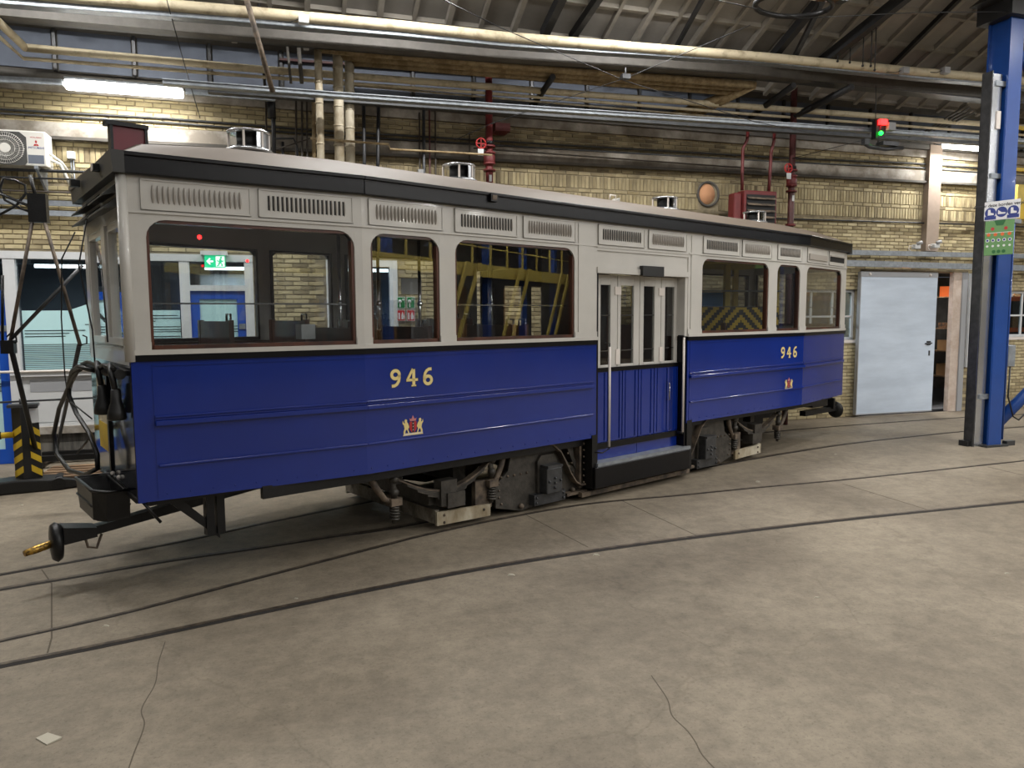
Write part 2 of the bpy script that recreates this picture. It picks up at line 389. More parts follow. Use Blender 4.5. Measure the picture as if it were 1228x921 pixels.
def mk_brick(w, h):
    d_ = .012; c = .004
    return MB().add([(-w / 2, 0, -h / 2), (w / 2, 0, -h / 2), (w / 2, 0, h / 2), (-w / 2, 0, h / 2), (-w / 2 + c, -d_, -h / 2 + c), (w / 2 - c, -d_, -h / 2 + c), (w / 2 - c, -d_, h / 2 - c), (-w / 2 + c, -d_, h / 2 - c)],
                    [(4, 5, 6, 7), (0, 1, 5, 4), (1, 2, 6, 5), (2, 3, 7, 6), (3, 0, 4, 7)])
CW, CH = .225, .0665
bricks = []
nrow = int(BRICK_TOP / CH); z = 0; r_ = 0
SOLD = [(4.10, 4.31), (3.83, 4.04), (2.90, 3.11)]
def soldier(zm):
    for a, b in SOLD:
        if a <= zm < b: return (a, b)
    return None
zc = 0.0
while zc < BRICK_TOP:
    s_ = soldier(zc + .01)
    if s_ and zc < 3.4 and False: s_ = None
    if s_ and zc < 3.4:   # soldier lintel only above openings: treated as a course everywhere left of the tram
        s_ = None
    if s_:
        h = .21; w_ = .0675
    else: h = CH; w_ = CW
    n = int((5.5 + 19.5) / w_) + 1
    for k in range(n):
        u = -21.5 + k * w_ + (0 if s_ or r_ % 2 else w_ / 2)
        if u > 3.2: break
        if not in_open(u - w_ / 2 + .006, u + w_ / 2 - .006, zc + .005, zc + h - .005):
            bricks.append((u, zc + h / 2, w_ - .010, h - .011))
    zc += h; r_ += 1
    if abs(zc - 3.83) < .05 and not soldier(zc + .01): zc = 3.83
    if abs(zc - 4.10) < .04 and not soldier(zc + .01): zc = 4.10
bm_ = mk_brick(CW - .010, CH - .011).mesh('brick', 'brick')
# the 300 that show largest: upper left, nearest to the camera
vis = [b for b in bricks if b[2] > .1 and ((-18.4 < b[0] < -14.6 and 3.1 < b[1] < 5.1))]
vis.sort(key=lambda b: b[0])
single = set(id(b) for b in vis[:296])
for b in vis[:296]: inst('brick', bm_, back, (b[0], random.uniform(-.003, .002), b[1]), label=None)
for mi, nm in enumerate(('a', 'b', 'c')):
    mb = MB()
    for i, b in enumerate(bricks):
        if id(b) in single or (i * 7 + int(b[1] * 91)) % 3 != mi: continue
        q = mk_brick(b[2], b[3]); dy = random.uniform(-.003, .002)
        mb.add([(x + b[0], y + dy, z_ + b[1]) for x, y, z_ in q.v], q.f)
    ob('brickwork', mb, M('brick_' + nm, [(192, 179, 142), (198, 185, 148), (186, 173, 136)][mi], .85, c2=[(142, 128, 96), (160, 146, 110), (120, 108, 82)][mi], scale=[.9, 1.3, .7][mi], bump=.3, soot=1).name, 'W', back, kind='stuff')
# stained, sooty zone has its own brick colour by noise already; beam and bands
bl = (WP(0, 150)[1] + WP(0, 163)[1]) / 2
mb = MB(); zl0, zl1 = 4.42, 4.60; zr0, zr1 = 4.58, 4.78
mb.hexa([(-19.5, -.05, zl0), (3, -.05, zr0 + .05), (3, .02, zr0 + .05), (-19.5, .02, zl0), (-19.5, -.05, zl1), (3, -.05, zr1 + .05), (3, .02, zr1 + .05), (-19.5, .02, zl1)])
struct('trim_1', mb, 'concrete_beam', 'W', pivot=(0, 0, 0))
mb = MB().hexa([(-19.5, -.10, zl0 - .05), (3, -.10, zr0), (3, .02, zr0), (-19.5, .02, zl0 - .05), (-19.5, -.10, zl0 - .01), (3, -.10, zr0 + .04), (3, .02, zr0 + .04), (-19.5, .02, zl0 - .01)])
struct('trim_2', mb, 'concrete_dark', 'W')
struct('trim_3', MB().box(-21, 4, -.06, .0, 5.02, 5.16), 'concrete_beam', 'W', pivot=(0, 0, 0))
struct('trim_4', MB().box(-21, 4, -.12, .0, 5.16, 5.24), 'beam_grey', 'W')
# grey-blue fascia boards between brick and roof
fa = struct('trim_5', MB().box(-21, 5, -.06, .0, 5.25, 6.1), 'concrete_dark', 'W')
pm = MB().box(-.44, .44, -.02, .0, -.36, .36).mesh('fascia_panel', 'fascia'); mm = MB().box(-.02, .02, -.05, 0, -.38, .38).mesh('mullion', 'steel_dark')
k = 0; u = -20.5
while u < 4:
    inst('fascia_panel', pm, fa, (u, -.061, 5.66)); inst('mullion', mm, fa, (u + .48, -.061, 5.66)); u += .96
# ---- roof: coffered slope rising from the wall to a ridge, then down again
SL = math.tan(R(23.5)); EZ = 5.62; RIDGE = 11.5
def roof_pt(u, out, d_=0.): return (u, -out, EZ + SL * (out if out < RIDGE else 2 * RIDGE - out) + d_)
mb = MB()
for a, b in ((-.5, RIDGE), (RIDGE, OUTB + .5)):
    q = [roof_pt(U0, a, .16), roof_pt(U1, a, .16), roof_pt(U1, b, .16), roof_pt(U0, b, .16)]
    mb.hexa([(x, y, z_) for x, y, z_ in q] + [(x, y, z_ + .1) for x, y, z_ in q])
ceil = struct('ceiling', mb, 'concrete_dark', 'W', pivot=(0, 0, 0))
PU, PO = .48, .60
ang = -math.atan(SL)
pw, ph = PU - .07, PO / math.cos(math.atan(SL)) - .07
pmesh = MB().hexa([(-pw / 2 + .03, -ph / 2 + .03, .04), (pw / 2 - .03, -ph / 2 + .03, .04), (pw / 2 - .03, ph / 2 - .03, .04), (-pw / 2 + .03, ph / 2 - .03, .04),
                   (-pw / 2, -ph / 2, .10), (pw / 2, -ph / 2, .10), (pw / 2, ph / 2, .10), (-pw / 2, ph / 2, .10)]).mesh('ceiling_panel', 'roof_panel')
pmesh = MB().box(-pw / 2, pw / 2, -ph / 2, ph / 2, .10, .14).mesh('ceiling_panel', 'roof_panel')
un = -19.4; cnt = 0; rest = MB()
us = [-13.43 + PU * k for k in range(-28, 40)]
for i, u in enumerate(us):
    if not (U0 + .3 < u < U1 - .3): continue
    for j in range(0, 18):
        o_ = .38 + PO * j + PO / 2
        if o_ > RIDGE - .3: continue
        c = Vector(roof_pt(u + PU / 2, o_, 0)); 
        w_ = to_world(c, 'W'); rel = w_ - Vector((0, 0, CAM_H)); dep = rel.dot(_F)
        seen = False
        if dep > 0:
            px = 614 + F_PX * rel.dot(_R) / dep; py = 460.5 - F_PX * rel.dot(_U) / dep
            seen = -20 < px < 1250 and -20 < py < 95
        if seen and cnt < 298:
            inst('ceiling_panel', pmesh, ceil, c, (ang, 0, 0)); cnt += 1
        else:
            hx, hy = pw / 2, ph / 2 * math.cos(ang)
            q = [(c.x - hx, c.y - hy), (c.x + hx, c.y - hy), (c.x + hx, c.y + hy), (c.x - hx, c.y + hy)]
            vs = [(x, y, EZ + SL * (-y) + .10) for x, y in q] + [(x, y, EZ + SL * (-y) + .14) for x, y in q]
            rest.hexa(vs)
ob('coffer_field', rest, 'roof_panel', 'W', ceil, kind='stuff')
L = (RIDGE + .4) / math.cos(math.atan(SL))
rmesh = {}
for kind_, (w_, dz) in {'rib': (.075, .0), 'purlin_rib': (.055, .045)}.items():
    mbq = MB(); y1 = -RIDGE; 
    mbq.hexa([(-w_ / 2, -.36, .36 * SL + dz), (w_ / 2, -.36, .36 * SL + dz), (w_ / 2, y1, RIDGE * SL + dz), (-w_ / 2, y1, RIDGE * SL + dz),
              (-w_ / 2, -.36, .36 * SL + .16), (w_ / 2, -.36, .36 * SL + .16), (w_ / 2, y1, RIDGE * SL + .16), (-w_ / 2, y1, RIDGE * SL + .16)])
    rmesh[kind_] = mbq.mesh('rib', 'roof_rib')
for i, u in enumerate(us):
    if U0 < u < U1: inst('rib', rmesh['rib' if i % 2 else 'purlin_rib'], ceil, (u, 0, EZ))
for j in range(19):
    o_ = .38 + PO * j; q = roof_pt(0, o_)
    ob('cross_rib', MB().hexa([(U0, -o_ - .03, q[2] + .06), (U1, -o_ - .03, q[2] + .06), (U1, -o_ + .03, q[2] + .05), (U0, -o_ + .03, q[2] + .05), (U0, -o_ - .03, q[2] + .17), (U1, -o_ - .03, q[2] + .17), (U1, -o_ + .03, q[2] + .17), (U0, -o_ + .03, q[2] + .17)]), 'roof_rib', 'W', ceil)
# the hall behind and beside the camera
struct('wall_front', MB().box(U0, U1, -OUTB - .3, -OUTB, 0, 5.6), 'hall_wall', 'W')
def gable(u0, u1, nm):
    struct(nm, MB().prism([(0, 0), (-OUTB, 0), (-OUTB, 5.6), (-RIDGE, 10.6), (0, 5.6)], u0, u1, 'x'), 'hall_wall', 'W')
gable(U0 - .3, U0, 'wall_left'); gable(U1, U1 + .3, 'wall_right')
# ---------------------------------------------------------------- rooms behind the wall
def room(u0, u1, dep, h, wallm):
    mb = MB().box(u0 - .1, u0, TH, TH + dep, 0, h).box(u1, u1 + .1, TH, TH + dep, 0, h).box(u0, u1, TH + dep, TH + dep + .1, 0, h)
    return mb
struct('wall_office', room(-20, -12.2, 3.2, 2.95, 0), 'room_wall', 'W')
struct('ceiling_office', MB().box(-20, -12.2, TH, TH + 3.2, 2.96, 3.05), 'white_panel', 'W')
struct('floor_office', MB().box(-20, -12.2, TH, TH + 3.2, -.1, .0), 'room_floor', 'W')
struct('wall_store', room(-7.5, 3.4, 3.4, 2.95, 0), 'concrete_dark', 'W')
struct('ceiling_store', MB().box(-7.5, 3.4, TH, TH + 3.4, 2.96, 3.05), 'concrete_dark', 'W')
struct('floor_store', MB().box(-7.5, 3.4, TH, TH + 3.4, -.1, .0), 'room_floor', 'W')
def area(name, loc, sx, sy, power, fr='W', col=(1, .985, .965), parent=None):
    l = bpy.data.lights.new(name, 'AREA'); l.shape = 'RECTANGLE'; l.size = sx; l.size_y = sy; l.energy = power; l.color = col
    o = bpy.data.objects.new(name, l); COL.objects.link(o)
    if parent: o.parent = parent; o.location = Vector(loc) - PIV[parent.name][1]
    else: o.location = to_world(Vector(loc), fr); o.rotation_euler = (0, 0, FR[fr][1])
    return o
def batten(u, out, z, label, group, power, L=1.5, cat='lamp', name='batten_lamp', up=0.):
    t = thing(name, label, cat, 'W', (u, -out, z), group)
    ob('housing', MB().box(u - L / 2, u + L / 2, -out - .06, -out + .06, z, z + .06), 'galv', 'W', t)
    ob('tube', MB().cyl((u - L / 2 + .03, -out, z - .03), (u + L / 2 - .03, -out, z - .03), .028, 10), 'tube', 'W', t)
    area('lamp_light', (u, -out, z - .07), L, .12, power, parent=t)
    if up: area('lamp_uplight', (u, -out, z + .09), L, .12, power * up, parent=t).rotation_euler = (PI, 0, 0)
    return t
for u in (-17.5, -15, -13):
    batten(u, -1.9, 2.85, '%s ceiling batten of three inside the glazed office' % {-17.5: 'leftmost', -15: 'middle', -13: 'rightmost'}[u], 'office battens', 26, 1.2)
for u in (-4.8, -1.4, 1.2):
    batten(u, -1.0, 2.85, '%s ceiling batten of three inside the storage room' % {-4.8: 'leftmost', -1.4: 'middle', 1.2: 'rightmost'}[u], 'storage battens', 60, 1.2)
# hall battens, hung in rows
for out in (5.2, 9.2, 13.2, 17.2, 20.8):
    for u in (-23, -19, -15, -11, -7, -3, 1, 5, 9):
        zz = EZ + SL * (out if out < RIDGE else 2 * RIDGE - out)
        z_ = 6.3 if out > 6 else 6.6
        t = batten(u, out, z_, 'hanging batten lamp in the rows under the hall roof', 'hall batten lamps', HALL_LAMP_W * (.3 if u < -18 else (.6 if u < -10 else 2.1)), up=.6)
        ob('hanger', MB().cyl((u - .5, -out, z_ + .06), (u - .5, -out, zz + .1), .006, 6).cyl((u + .5, -out, z_ + .06), (u + .5, -out, zz + .1), .006, 6), 'steel_dark', 'W', t)
for u in (-21, -17, -13, -9.5):
    t = batten(u, 2.9, 6.55, 'hanging batten lamp in the row right above the tram', 'batten lamps above the tram', 150, up=.25)
    ob('hanger', MB().cyl((u, -2.9, 6.6), (u, -2.9, EZ + SL * 2.9 + .1), .008, 6), 'steel_dark', 'W', t)
# the two fixtures seen on the wall
def wall_batten(pa, pb, out, label, power):
    a, b = WP(*pa, out), WP(*pb, out); z_ = (a[1] + b[1]) / 2; u0, u1 = a[0], b[0]
    t = thing('wall_batten_lamp', label, 'lamp', 'W', ((u0 + u1) / 2, -out, z_))
    ob('housing', MB().box(u0, u1, -out - .05, -out + .05, z_ + .03, z_ + .08), 'galv', 'W', t)
    ob('diffuser', MB().box(u0, u1, -out - .08, -out + .06, z_ - .07, z_ + .05), 'tube', 'W', t, bev=.03)
    ob('bracket', MB().box(u0 + .2, u0 + .24, -out, -.05, z_ + .06, z_ + .10).box(u1 - .24, u1 - .2, -out, -.05, z_ + .06, z_ + .10), 'galv', 'W', t)
    area('lamp_light', ((u0 + u1) / 2, -out, z_ - .09), u1 - u0, .12, power, parent=t)
wall_batten((78, 101), (220, 111), .45, 'lit batten lamp high on the brick wall at far left, above the air conditioner', WALL_LAMP_W * 1.6)
wall_batten((1132, 173), (1180, 177), .45, 'lit batten lamp high on the wall beside the blue pillar', WALL_LAMP_W * 2.2)
#SPLIT
# ================================================================ THE TRAM (frame T: x from near end to far end, y away from the camera side, z up)
KX, EX, HWD, EWD = 3.55, 5.25, 1.05, .83
def hw(x):
    x = abs(x); return HWD if x <= KX else HWD - (HWD - EWD) * (x - KX) / (EX - KX)
def ends(x, y): return x + (.07 * (y + EWD) / (2 * EWD) if x < -5.2 else 0)     # the near end face stands slightly askew
def sbox(mb, x0, x1, z0, z1, o0, o1, side=-1):
    """a plate on the tram side: o0 inner and o1 outer offset from the side surface"""
    xs = [x0] + [k for k in (-KX, KX) if x0 + 1e-4 < k < x1 - 1e-4] + [x1]
    for a, b in zip(xs[:-1], xs[1:]):
        q = []
        for z_ in (z0, z1):
            for x, o_ in ((a, o0), (b, o0), (b, o1), (a, o1)):
                q.append((ends(x, side * hw(x)), side * (hw(x) + o_), z_))
        mb.hexa(q)
    return mb
tram = thing('tram', 'long blue and cream vintage tram trailer with black roof edge and gold fleet numerals', 'tram', 'T', (0, 0, 0))
T_ = lambda name, mb, mat, parent=None, **kw: ob(name, mb, mat, 'T', parent or tram, **kw)
ZB, ZBELT, ZSILL, ZW0, ZW1, ZG0, ZG1 = .69, 1.69, 1.735, 1.77, 2.675, 2.965, 3.10
WIN = [(-5.115, -3.615), (-3.475, -2.795), (-2.625, -1.12), (1.07, 2.575), (2.79, 3.40), (3.60, 5.04)]
POST = [(-5.25, -5.115), (-3.615, -3.475), (-2.795, -2.625), (-1.12, -.79), (.79, 1.07), (2.575, 2.79), (3.40, 3.60), (5.04, 5.25)]
VENT = [(-5.14, -4.41, 0), (-4.355, -3.625, 1), (-3.49, -2.76, 0), (-2.63, -1.90, 1), (-1.825, -1.115, 0), (-.78, -.03, 1), (.04, .74, 0), (1.07, 1.86, 1), (1.91, 2.62, 0), (2.77, 3.42, 1), (3.58, 4.36, 2), (4.44, 5.12, 3)]
lou = MB().ball((0, 0, 0), 1, 8, 6).mesh('louvre', 'louvre')
slot = MB().box(-.5, .5, -.5, .5, -.5, .5).mesh('slot', 'slot')
for side in (-1, 1):
    sfx = dict()
    for x0, x1 in ((-EX, -.79), (.79, EX)):
        p = T_('side_panel', sbox(MB(), x0, x1, ZB, ZBELT, -.035, .0, side), 'blue')
        T_('belt_strip', sbox(MB(), x0, x1, ZBELT, ZSILL, -.03, .018, side), 'black_gloss', p, label='black belt strip')
        if side == -1:
            a = x0 + (.13 if x0 < 0 else .05); b = x1 - .06
            rbm = T_('rib_moulding', sbox(sbox(sbox(MB(), a, b, 1.288, 1.304, 0, .020, side), a, b, 1.232, 1.268, 0, .036, side), a, b, 1.268, 1.288, 0, .008, side), 'blue', p, bev=.009)
            T_('lower_moulding', sbox(MB(), a + .01, b, .933, .953, 0, .020, side), 'blue', p, bev=.006)
            T_('panel_edge', sbox(MB(), a, a + .008, ZB + .02, 1.66, 0, .004, side), 'blue', p)
            T_('panel_edge', sbox(MB(), a, b, 1.655, 1.668, 0, .007, side), 'blue', p)
            T_('corner_strip', sbox(MB(), x0 if x0 < 0 else x1 - .02, x0 + .045 if x0 < 0 else x1, ZB, ZBELT, 0, .010, side) if x0 < 0 else sbox(MB(), x0, x0 + .035, ZB, ZBELT, 0, .008, side), 'blue', p)
            rv = MB(); x = a + .06
            while x < b:
                rv.ball((x, side * (hw(x) + .001), .735), .006, 6, 4); x += .155
            T_('rivets', rv, 'blue', p, kind='stuff')
    # cream upper works
    T_('sill', sbox(MB(), -EX, -.79, ZSILL, ZW0, -.035, .022, side), 'cream'); T_('sill', sbox(MB(), .79, EX, ZSILL, ZW0, -.035, .022, side), 'cream')
    for x0, x1 in POST:
        q = T_('window_post', sbox(MB(), x0, x1, ZW0, ZW1, -.035, .0, side), 'cream')
        if side == -1 and x1 - x0 > .25:
            T_('post_panel', sbox(MB(), x0 + .05, x1 - .06, ZW0 + .02, ZW1 + .26, 0, .008, side), 'cream', q)
        if side == -1: T_('post_foot', sbox(MB(), x0 + .0, x1 - .0, ZW0, ZW0 + .055, 0, .009, side), 'cream', q)
    T_('letterboard', sbox(MB(), -EX, EX, ZW1, ZG0 + .02, -.035, .0, side), 'cream')
    if side == -1: [T_('cornice_moulding', sbox(MB(), a_, b_, 2.712, 2.728, 0, .012, side), 'cream') for a_, b_ in ((-EX, -.79), (.79, EX))]
    for vi, (x0, x1, ty) in enumerate(VENT):
        if side == 1 and vi not in (0, 1, 2): continue
        vp = T_('vent_panel', sbox(MB(), x0, x1, 2.738, 2.945, -.002, .010, side), 'cream')
        if side == -1:
            T_('bead', sbox(sbox(sbox(sbox(MB(), x0, x1, 2.738, 2.748, 0, .016, side), x0, x1, 2.935, 2.945, 0, .016, side), x0, x0 + .010, 2.738, 2.945, 0, .016, side), x1 - .010, x1, 2.738, 2.945, 0, .016, side), 'cream', vp)
        n = 18; m_ = .06
        tp = math.atan((HWD - EWD) / (EX - KX)) * (1 if x1 < -KX + .1 else (-1 if x0 > KX - .1 else 0)) * (1 if side == -1 else -1)
        rz = -tp if side == -1 else -tp
        if ty < 2:
            for k in range(n):
                x = x0 + m_ + (x1 - x0 - 2 * m_) * (k + .5) / n; pitch = (x1 - x0 - 2 * m_) / n
                y = side * (hw(x) + .010)
                if ty == 0: inst('louvre', lou, vp, (x, y, 2.845), (0, 0, rz), (pitch * .34, .022, .064))
                else:
                    inst('slot', slot, vp, (x - pitch * .12, y, 2.845), (0, 0, rz), (pitch * .36, .004, .108))
                    if side == -1: inst('louvre', lou, vp, (x + pitch * .2, y, 2.845), (0, 0, rz), (pitch * .20, .014, .062))
        elif ty == 2: T_('louvre_hood', sbox(MB(), x0 + .05, x1 - .03, 2.78, 2.86, .008, .028, side), 'louvre', vp)
        else:
            T_('slot', sbox(MB(), x0 + .02, x1 - .03, 2.79, 2.865, .008, .014, side), 'slot', vp); T_('louvre_hood', sbox(MB(), x0 + .02, x1 - .03, 2.865, 2.885, .008, .03, side), 'louvre', vp)
    # windows
    for wi, (x0, x1) in enumerate(WIN):
        f = .022
        fr_ = sbox(sbox(sbox(sbox(MB(), x0, x0 + f, ZW0, ZW1, -.07, -.012, side), x1 - f, x1, ZW0, ZW1, -.07, -.012, side), x0, x1, ZW0, ZW0 + .03, -.07, -.012, side), x0, x1, ZW1 - f, ZW1, -.07, -.012, side)
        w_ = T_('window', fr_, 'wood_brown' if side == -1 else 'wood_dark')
        rr = .13
        def corner(cx, sx, o0, o1, rr_, zt):
            pts = [(cx, zt)] + [(cx + sx * (rr_ - rr_ * math.cos(R(a))), zt - rr_ + rr_ * math.sin(R(a))) for a in (0, 18, 36, 54, 72, 90)]
            mb = MB(); n_ = len(pts); vs = []
            for o_ in (o0, o1):
                for x, z_ in pts: vs.append((x, side * (hw(x) + o_), z_))
            fs = [(0, i, i + 1) for i in range(1, n_ - 1)] + [(n_, n_ + i + 1, n_ + i) for i in range(1, n_ - 1)] + [(i, i + n_, (i + 1) % n_ + n_, (i + 1) % n_) for i in range(n_)]
            return mb.add(vs, fs)
        cf = corner(x0, 1, -.034, -.001, rr, ZW1); c2 = corner(x1, -1, -.034, -.001, rr, ZW1); cf.add(c2.v, c2.f)
        T_('corner_fillet', cf, 'cream', w_, label='cream rounded corners')
        gk = corner(x0, 1, -.045, -.02, rr + .018, ZW1); g2 = corner(x1, -1, -.045, -.02, rr + .018, ZW1); gk.add(g2.v, g2.f)
        T_('gasket', gk, 'black_plastic', w_, label='black rubber corners')
        T_('pane', sbox(MB(), x0 + f, x1 - f, ZW0 + .03, ZW1 - f, -.044, -.038, side), 'tram_glass', w_)
        if side == -1:      # dark rail inside the big windows
            if x1 - x0 > 1.3: T_('guard_rail', sbox(MB(), x0 + f, x1 - f, 2.09, 2.102, -.10, -.088, side), 'chrome', w_)
    # roof gutter
    T_('gutter', sbox(sbox(MB(), -EX - .05, EX + .05, ZG0, ZG1, -.02, .055, side), -EX - .05, EX + .05, ZG1 - .02, ZG1 + .012, -.03, .07, side), 'black_gloss', bev=.008)
# door header on the near side
hd = T_('door_header', sbox(MB(), -.79, .79, 2.44, 2.50, -.12, .012), 'cream')
T_('header_panel', sbox(MB(), -.79, .79, 2.50, ZW1 + .01, -.035, -.012), 'cream', hd)
T_('header_moulding', sbox(sbox(MB(), -.79, .79, 2.705, 2.722, -.03, .006), -.78, .78, 2.493, 2.503, -.03, .006), 'cream', hd)
T_('marker_lamp', MB().box(-.10, .27, -1.10, -1.05, 2.43, 2.54), 'black_plastic', hd, label='black box over the door')
rcs = T_('door_recess', MB().box(-.82, -.76, -1.045, -.90, .40, 2.44), 'black_gloss', label='black door jamb')
T_('door_recess', MB().box(.74, .79, -1.045, -.90, 1.74, 2.44), 'cream')
T_('door_recess', MB().box(.76, .82, -1.045, -.90, .40, 1.74), 'black_gloss')
T_('step_post', MB().box(-.86, -.78, -1.06, -.92, .14, .72), 'black_iron'); T_('step_post', MB().box(.80, .90, -1.06, -.92, .12, .72), 'black_iron')
YD = -.93
lx = [-.75, -.325, .053, .44, .76]; lw = [(-.60, -.44), (-.27, -.05), (.125, .32), (.515, .69)]
for k in range(4):
    a, b = lx[k], lx[k + 1]; wa, wb_ = lw[k]
    d_ = T_('door', MB().box(a + .004, wa, YD, YD + .035, 1.40, 2.435).box(wb_, b - .004, YD, YD + .035, 1.40, 2.435).box(wa, wb_, YD, YD + .035, 2.325, 2.435).box(wa, wb_, YD, YD + .035, 1.40, 1.45), 'cream', bev=.004)
    T_('pane', MB().box(wa, wb_, YD + .015, YD + .02, 1.45, 2.325), 'tram_glass', d_)
    T_('bar', MB().box(wa, wb_, YD + .005, YD + .012, 1.99, 2.0).box(wa, wb_, YD + .005, YD + .012, 1.60, 1.61), 'chrome', d_)
    if k in (0, 2):
        T_('hinge', MB().box(b - .05, b + .05, YD - .008, YD, 2.22, 2.31), 'white_bar', d_)
        T_('hinge', MB().box(b - .03, b + .03, YD - .008, YD, 1.45, 1.62), 'white_bar', d_)
lx2 = [-.75, -.50, -.257, .017, .304, .604, .76]
for k in range(6):
    a, b = lx2[k], lx2[k + 1]
    q = T_('door_board', MB().box(a + .006, b - .006, YD - .02, YD + .02, .60, 1.38), 'blue', bev=.003)
    T_('bead', MB().box(a + .18 * (b - a), a + .18 * (b - a) + .008, YD - .027, YD - .019, .62, 1.37).box(b - .22 * (b - a), b - .22 * (b - a) + .012, YD - .030, YD - .019, .62, 1.37), 'blue', q)
T_('door_rail', MB().box(-.76, .77, YD - .03, YD + .03, 1.38, 1.425), 'black_gloss'); T_('door_rail', MB().box(-.76, .77, YD - .045, YD + .03, .535, .60), 'black_gloss')
T_('door_back', MB().box(-.76, .77, YD + .02, YD + .03, .36, 1.40), 'black_iron')
T_('riser_panel', MB().box(-.74, .0, YD - .015, YD + .02, .33, .535), 'blue'); T_('riser_panel', MB().box(.008, .75, YD - .015, YD + .02, .33, .535), 'blue')
T_('door_pull', MB().tube([(.54, YD - .02, 1.19), (.54, YD - .06, 1.19), (.54, YD - .06, .99), (.54, YD - .02, .99)], .009, 6), 'chrome')
T_('step', MB().box(-.80, .84, -1.09, -.92, .375, .41), 'galv', label='grey step with worn metal edge')
T_('step_apron', MB().box(-.85, .82, -1.10, -1.06, .14, .375), 'black_gloss', bev=.01)
T_('handrail', MB().tube([(-.66, -1.05, 1.70), (-.66, -1.12, 1.70), (-.66, -1.12, .56), (-.76, -1.12, .53), (-.82, -1.06, .53)], .007, 6), 'black_iron')
T_('handrail', MB().cyl((-.66, -1.12, 1.66), (-.66, -1.12, .585), .0135, 10), 'white_bar')
T_('handrail', MB().cyl((.66, -1.10, 1.73), (.66, -1.10, .60), .0135, 10), 'white_bar')
T_('handrail_bracket', MB().tube([(.66, -1.02, 1.745), (.66, -1.10, 1.745), (.66, -1.10, 1.70)], .014, 6).tube([(.66, -1.02, .59), (.66, -1.10, .59)], .014, 6), 'black_iron')
# ---- roof
mb = MB(); NX = [-5.30, -5.0, -4.4, -3.55, -2, 0, 2, 3.55, 4.5, 5.0, 5.30]; NA = 15
rows = []
for x in NX:
    h = hw(x) + .06; crown = .285 * (1 if abs(x) < 4.4 else (.93 if abs(x) < 4.9 else (.72 if abs(x) < 5.2 else .12)))
    rows.append([(ends(x, 0) if x < -5.2 else x, -h + 2 * h * k / (NA - 1), ZG1 + .004 + crown * math.sin(PI * k / (NA - 1)) ** .75) for k in range(NA)])
vs = [p for r_ in rows for p in r_]; fs = [(i * NA + k, i * NA + k + 1, (i + 1) * NA + k + 1, (i + 1) * NA + k) for i in range(len(NX) - 1) for k in range(NA - 1)]
mb.add(vs, fs, True); n0 = len(vs)
lo = [(p[0], p[1], ZG1 - .03) for r_ in rows for p in (r_[0], r_[-1])]
mb.add([(r_[0][0], r_[0][1], ZG1 - .03) for r_ in rows] + [(r_[-1][0], r_[-1][1], ZG1 - .03) for r_ in rows], [(i, i + 1, i + 1 + len(NX), i + len(NX)) for i in range(len(NX) - 1)])
mb.add(list(rows[0]) + [(p[0], p[1], ZG1 - .03) for p in rows[0]], [(k, k + 1, k + 1 + NA, k + NA) for k in range(NA - 1)])
mb.add(list(rows[-1]) + [(p[0], p[1], ZG1 - .03) for p in rows[-1]], [(k, k + 1, k + 1 + NA, k + NA) for k in range(NA - 1)])
T_('roof', mb, 'roof_taupe')
# roof end fascias
mb = MB().hexa([(ends(-5.25, -.9) - .06, -.90, ZG0), (-5.24, -.90, ZG0), (-5.16, .90, ZG0), (-5.24, .90, ZG0), (-5.325, -.905, ZG1 + .01), (-5.24, -.905, ZG1 + .01), (-5.16, .90, ZG1 + .01), (-5.25, .90, ZG1 + .01)])
rf = T_('roof_fascia', mb, 'end_grey', label='dark grey end fascia')
for y in (-.45, .35): T_('lug', MB().box(-5.345, -5.28, y - .03, y + .03, 3.03, 3.08), 'black_iron', rf)
T_('lug', MB().box(-5.35, -5.345, -.475, -.43, 3.03, 3.08), 'white_bar', rf)
T_('roof_fascia', MB().box(5.22, 5.32, -.88, .88, ZG0 - .02, ZG1 + .01), 'steel_dark')
for x in (-4.04, -1.80, 1.66, 3.88):
    c = (x, 0, 3.36)
    v_ = T_('roof_ventilator', MB().lathe([(.12, -.02), (.13, .02), (.19, .035), (.205, .05), (.19, .066), (.14, .08), (.125, .09)], c, 28), 'alu', label='round aluminium roof ventilator')
    dm = MB(); an = [R(-88 + 132 * k_ / 12) for k_ in range(13)]
    for a0, a1 in zip(an[:-1], an[1:]): dm.hexa([(c[0] + r_ * math.cos(a_), c[1] + r_ * math.sin(a_), c[2] + h_) for h_ in (.075, .20) for r_, a_ in ((.150, a0), (.165, a0), (.165, a1), (.150, a1))])
    T_('drum', dm, 'alu', v_); T_('core', MB().cyl((c[0], c[1], c[2] + .07), (c[0], c[1], c[2] + .20), .10, 16), 'slot', v_)
    T_('cap', MB().lathe([(.12, .198), (.175, .200), (.18, .21), (.175, .218), (.12, .224)], c, 28), 'alu', v_)
    for a in (-125, -70, -20, 60, 150):
        T_('bracket', MB().box(c[0] + .165 * math.cos(R(a)) - .008, c[0] + .165 * math.cos(R(a)) + .008, c[1] + .165 * math.sin(R(a)) - .008, c[1] + .165 * math.sin(R(a)) + .008, c[2] + .06, c[2] + .20), 'white_bar', v_)
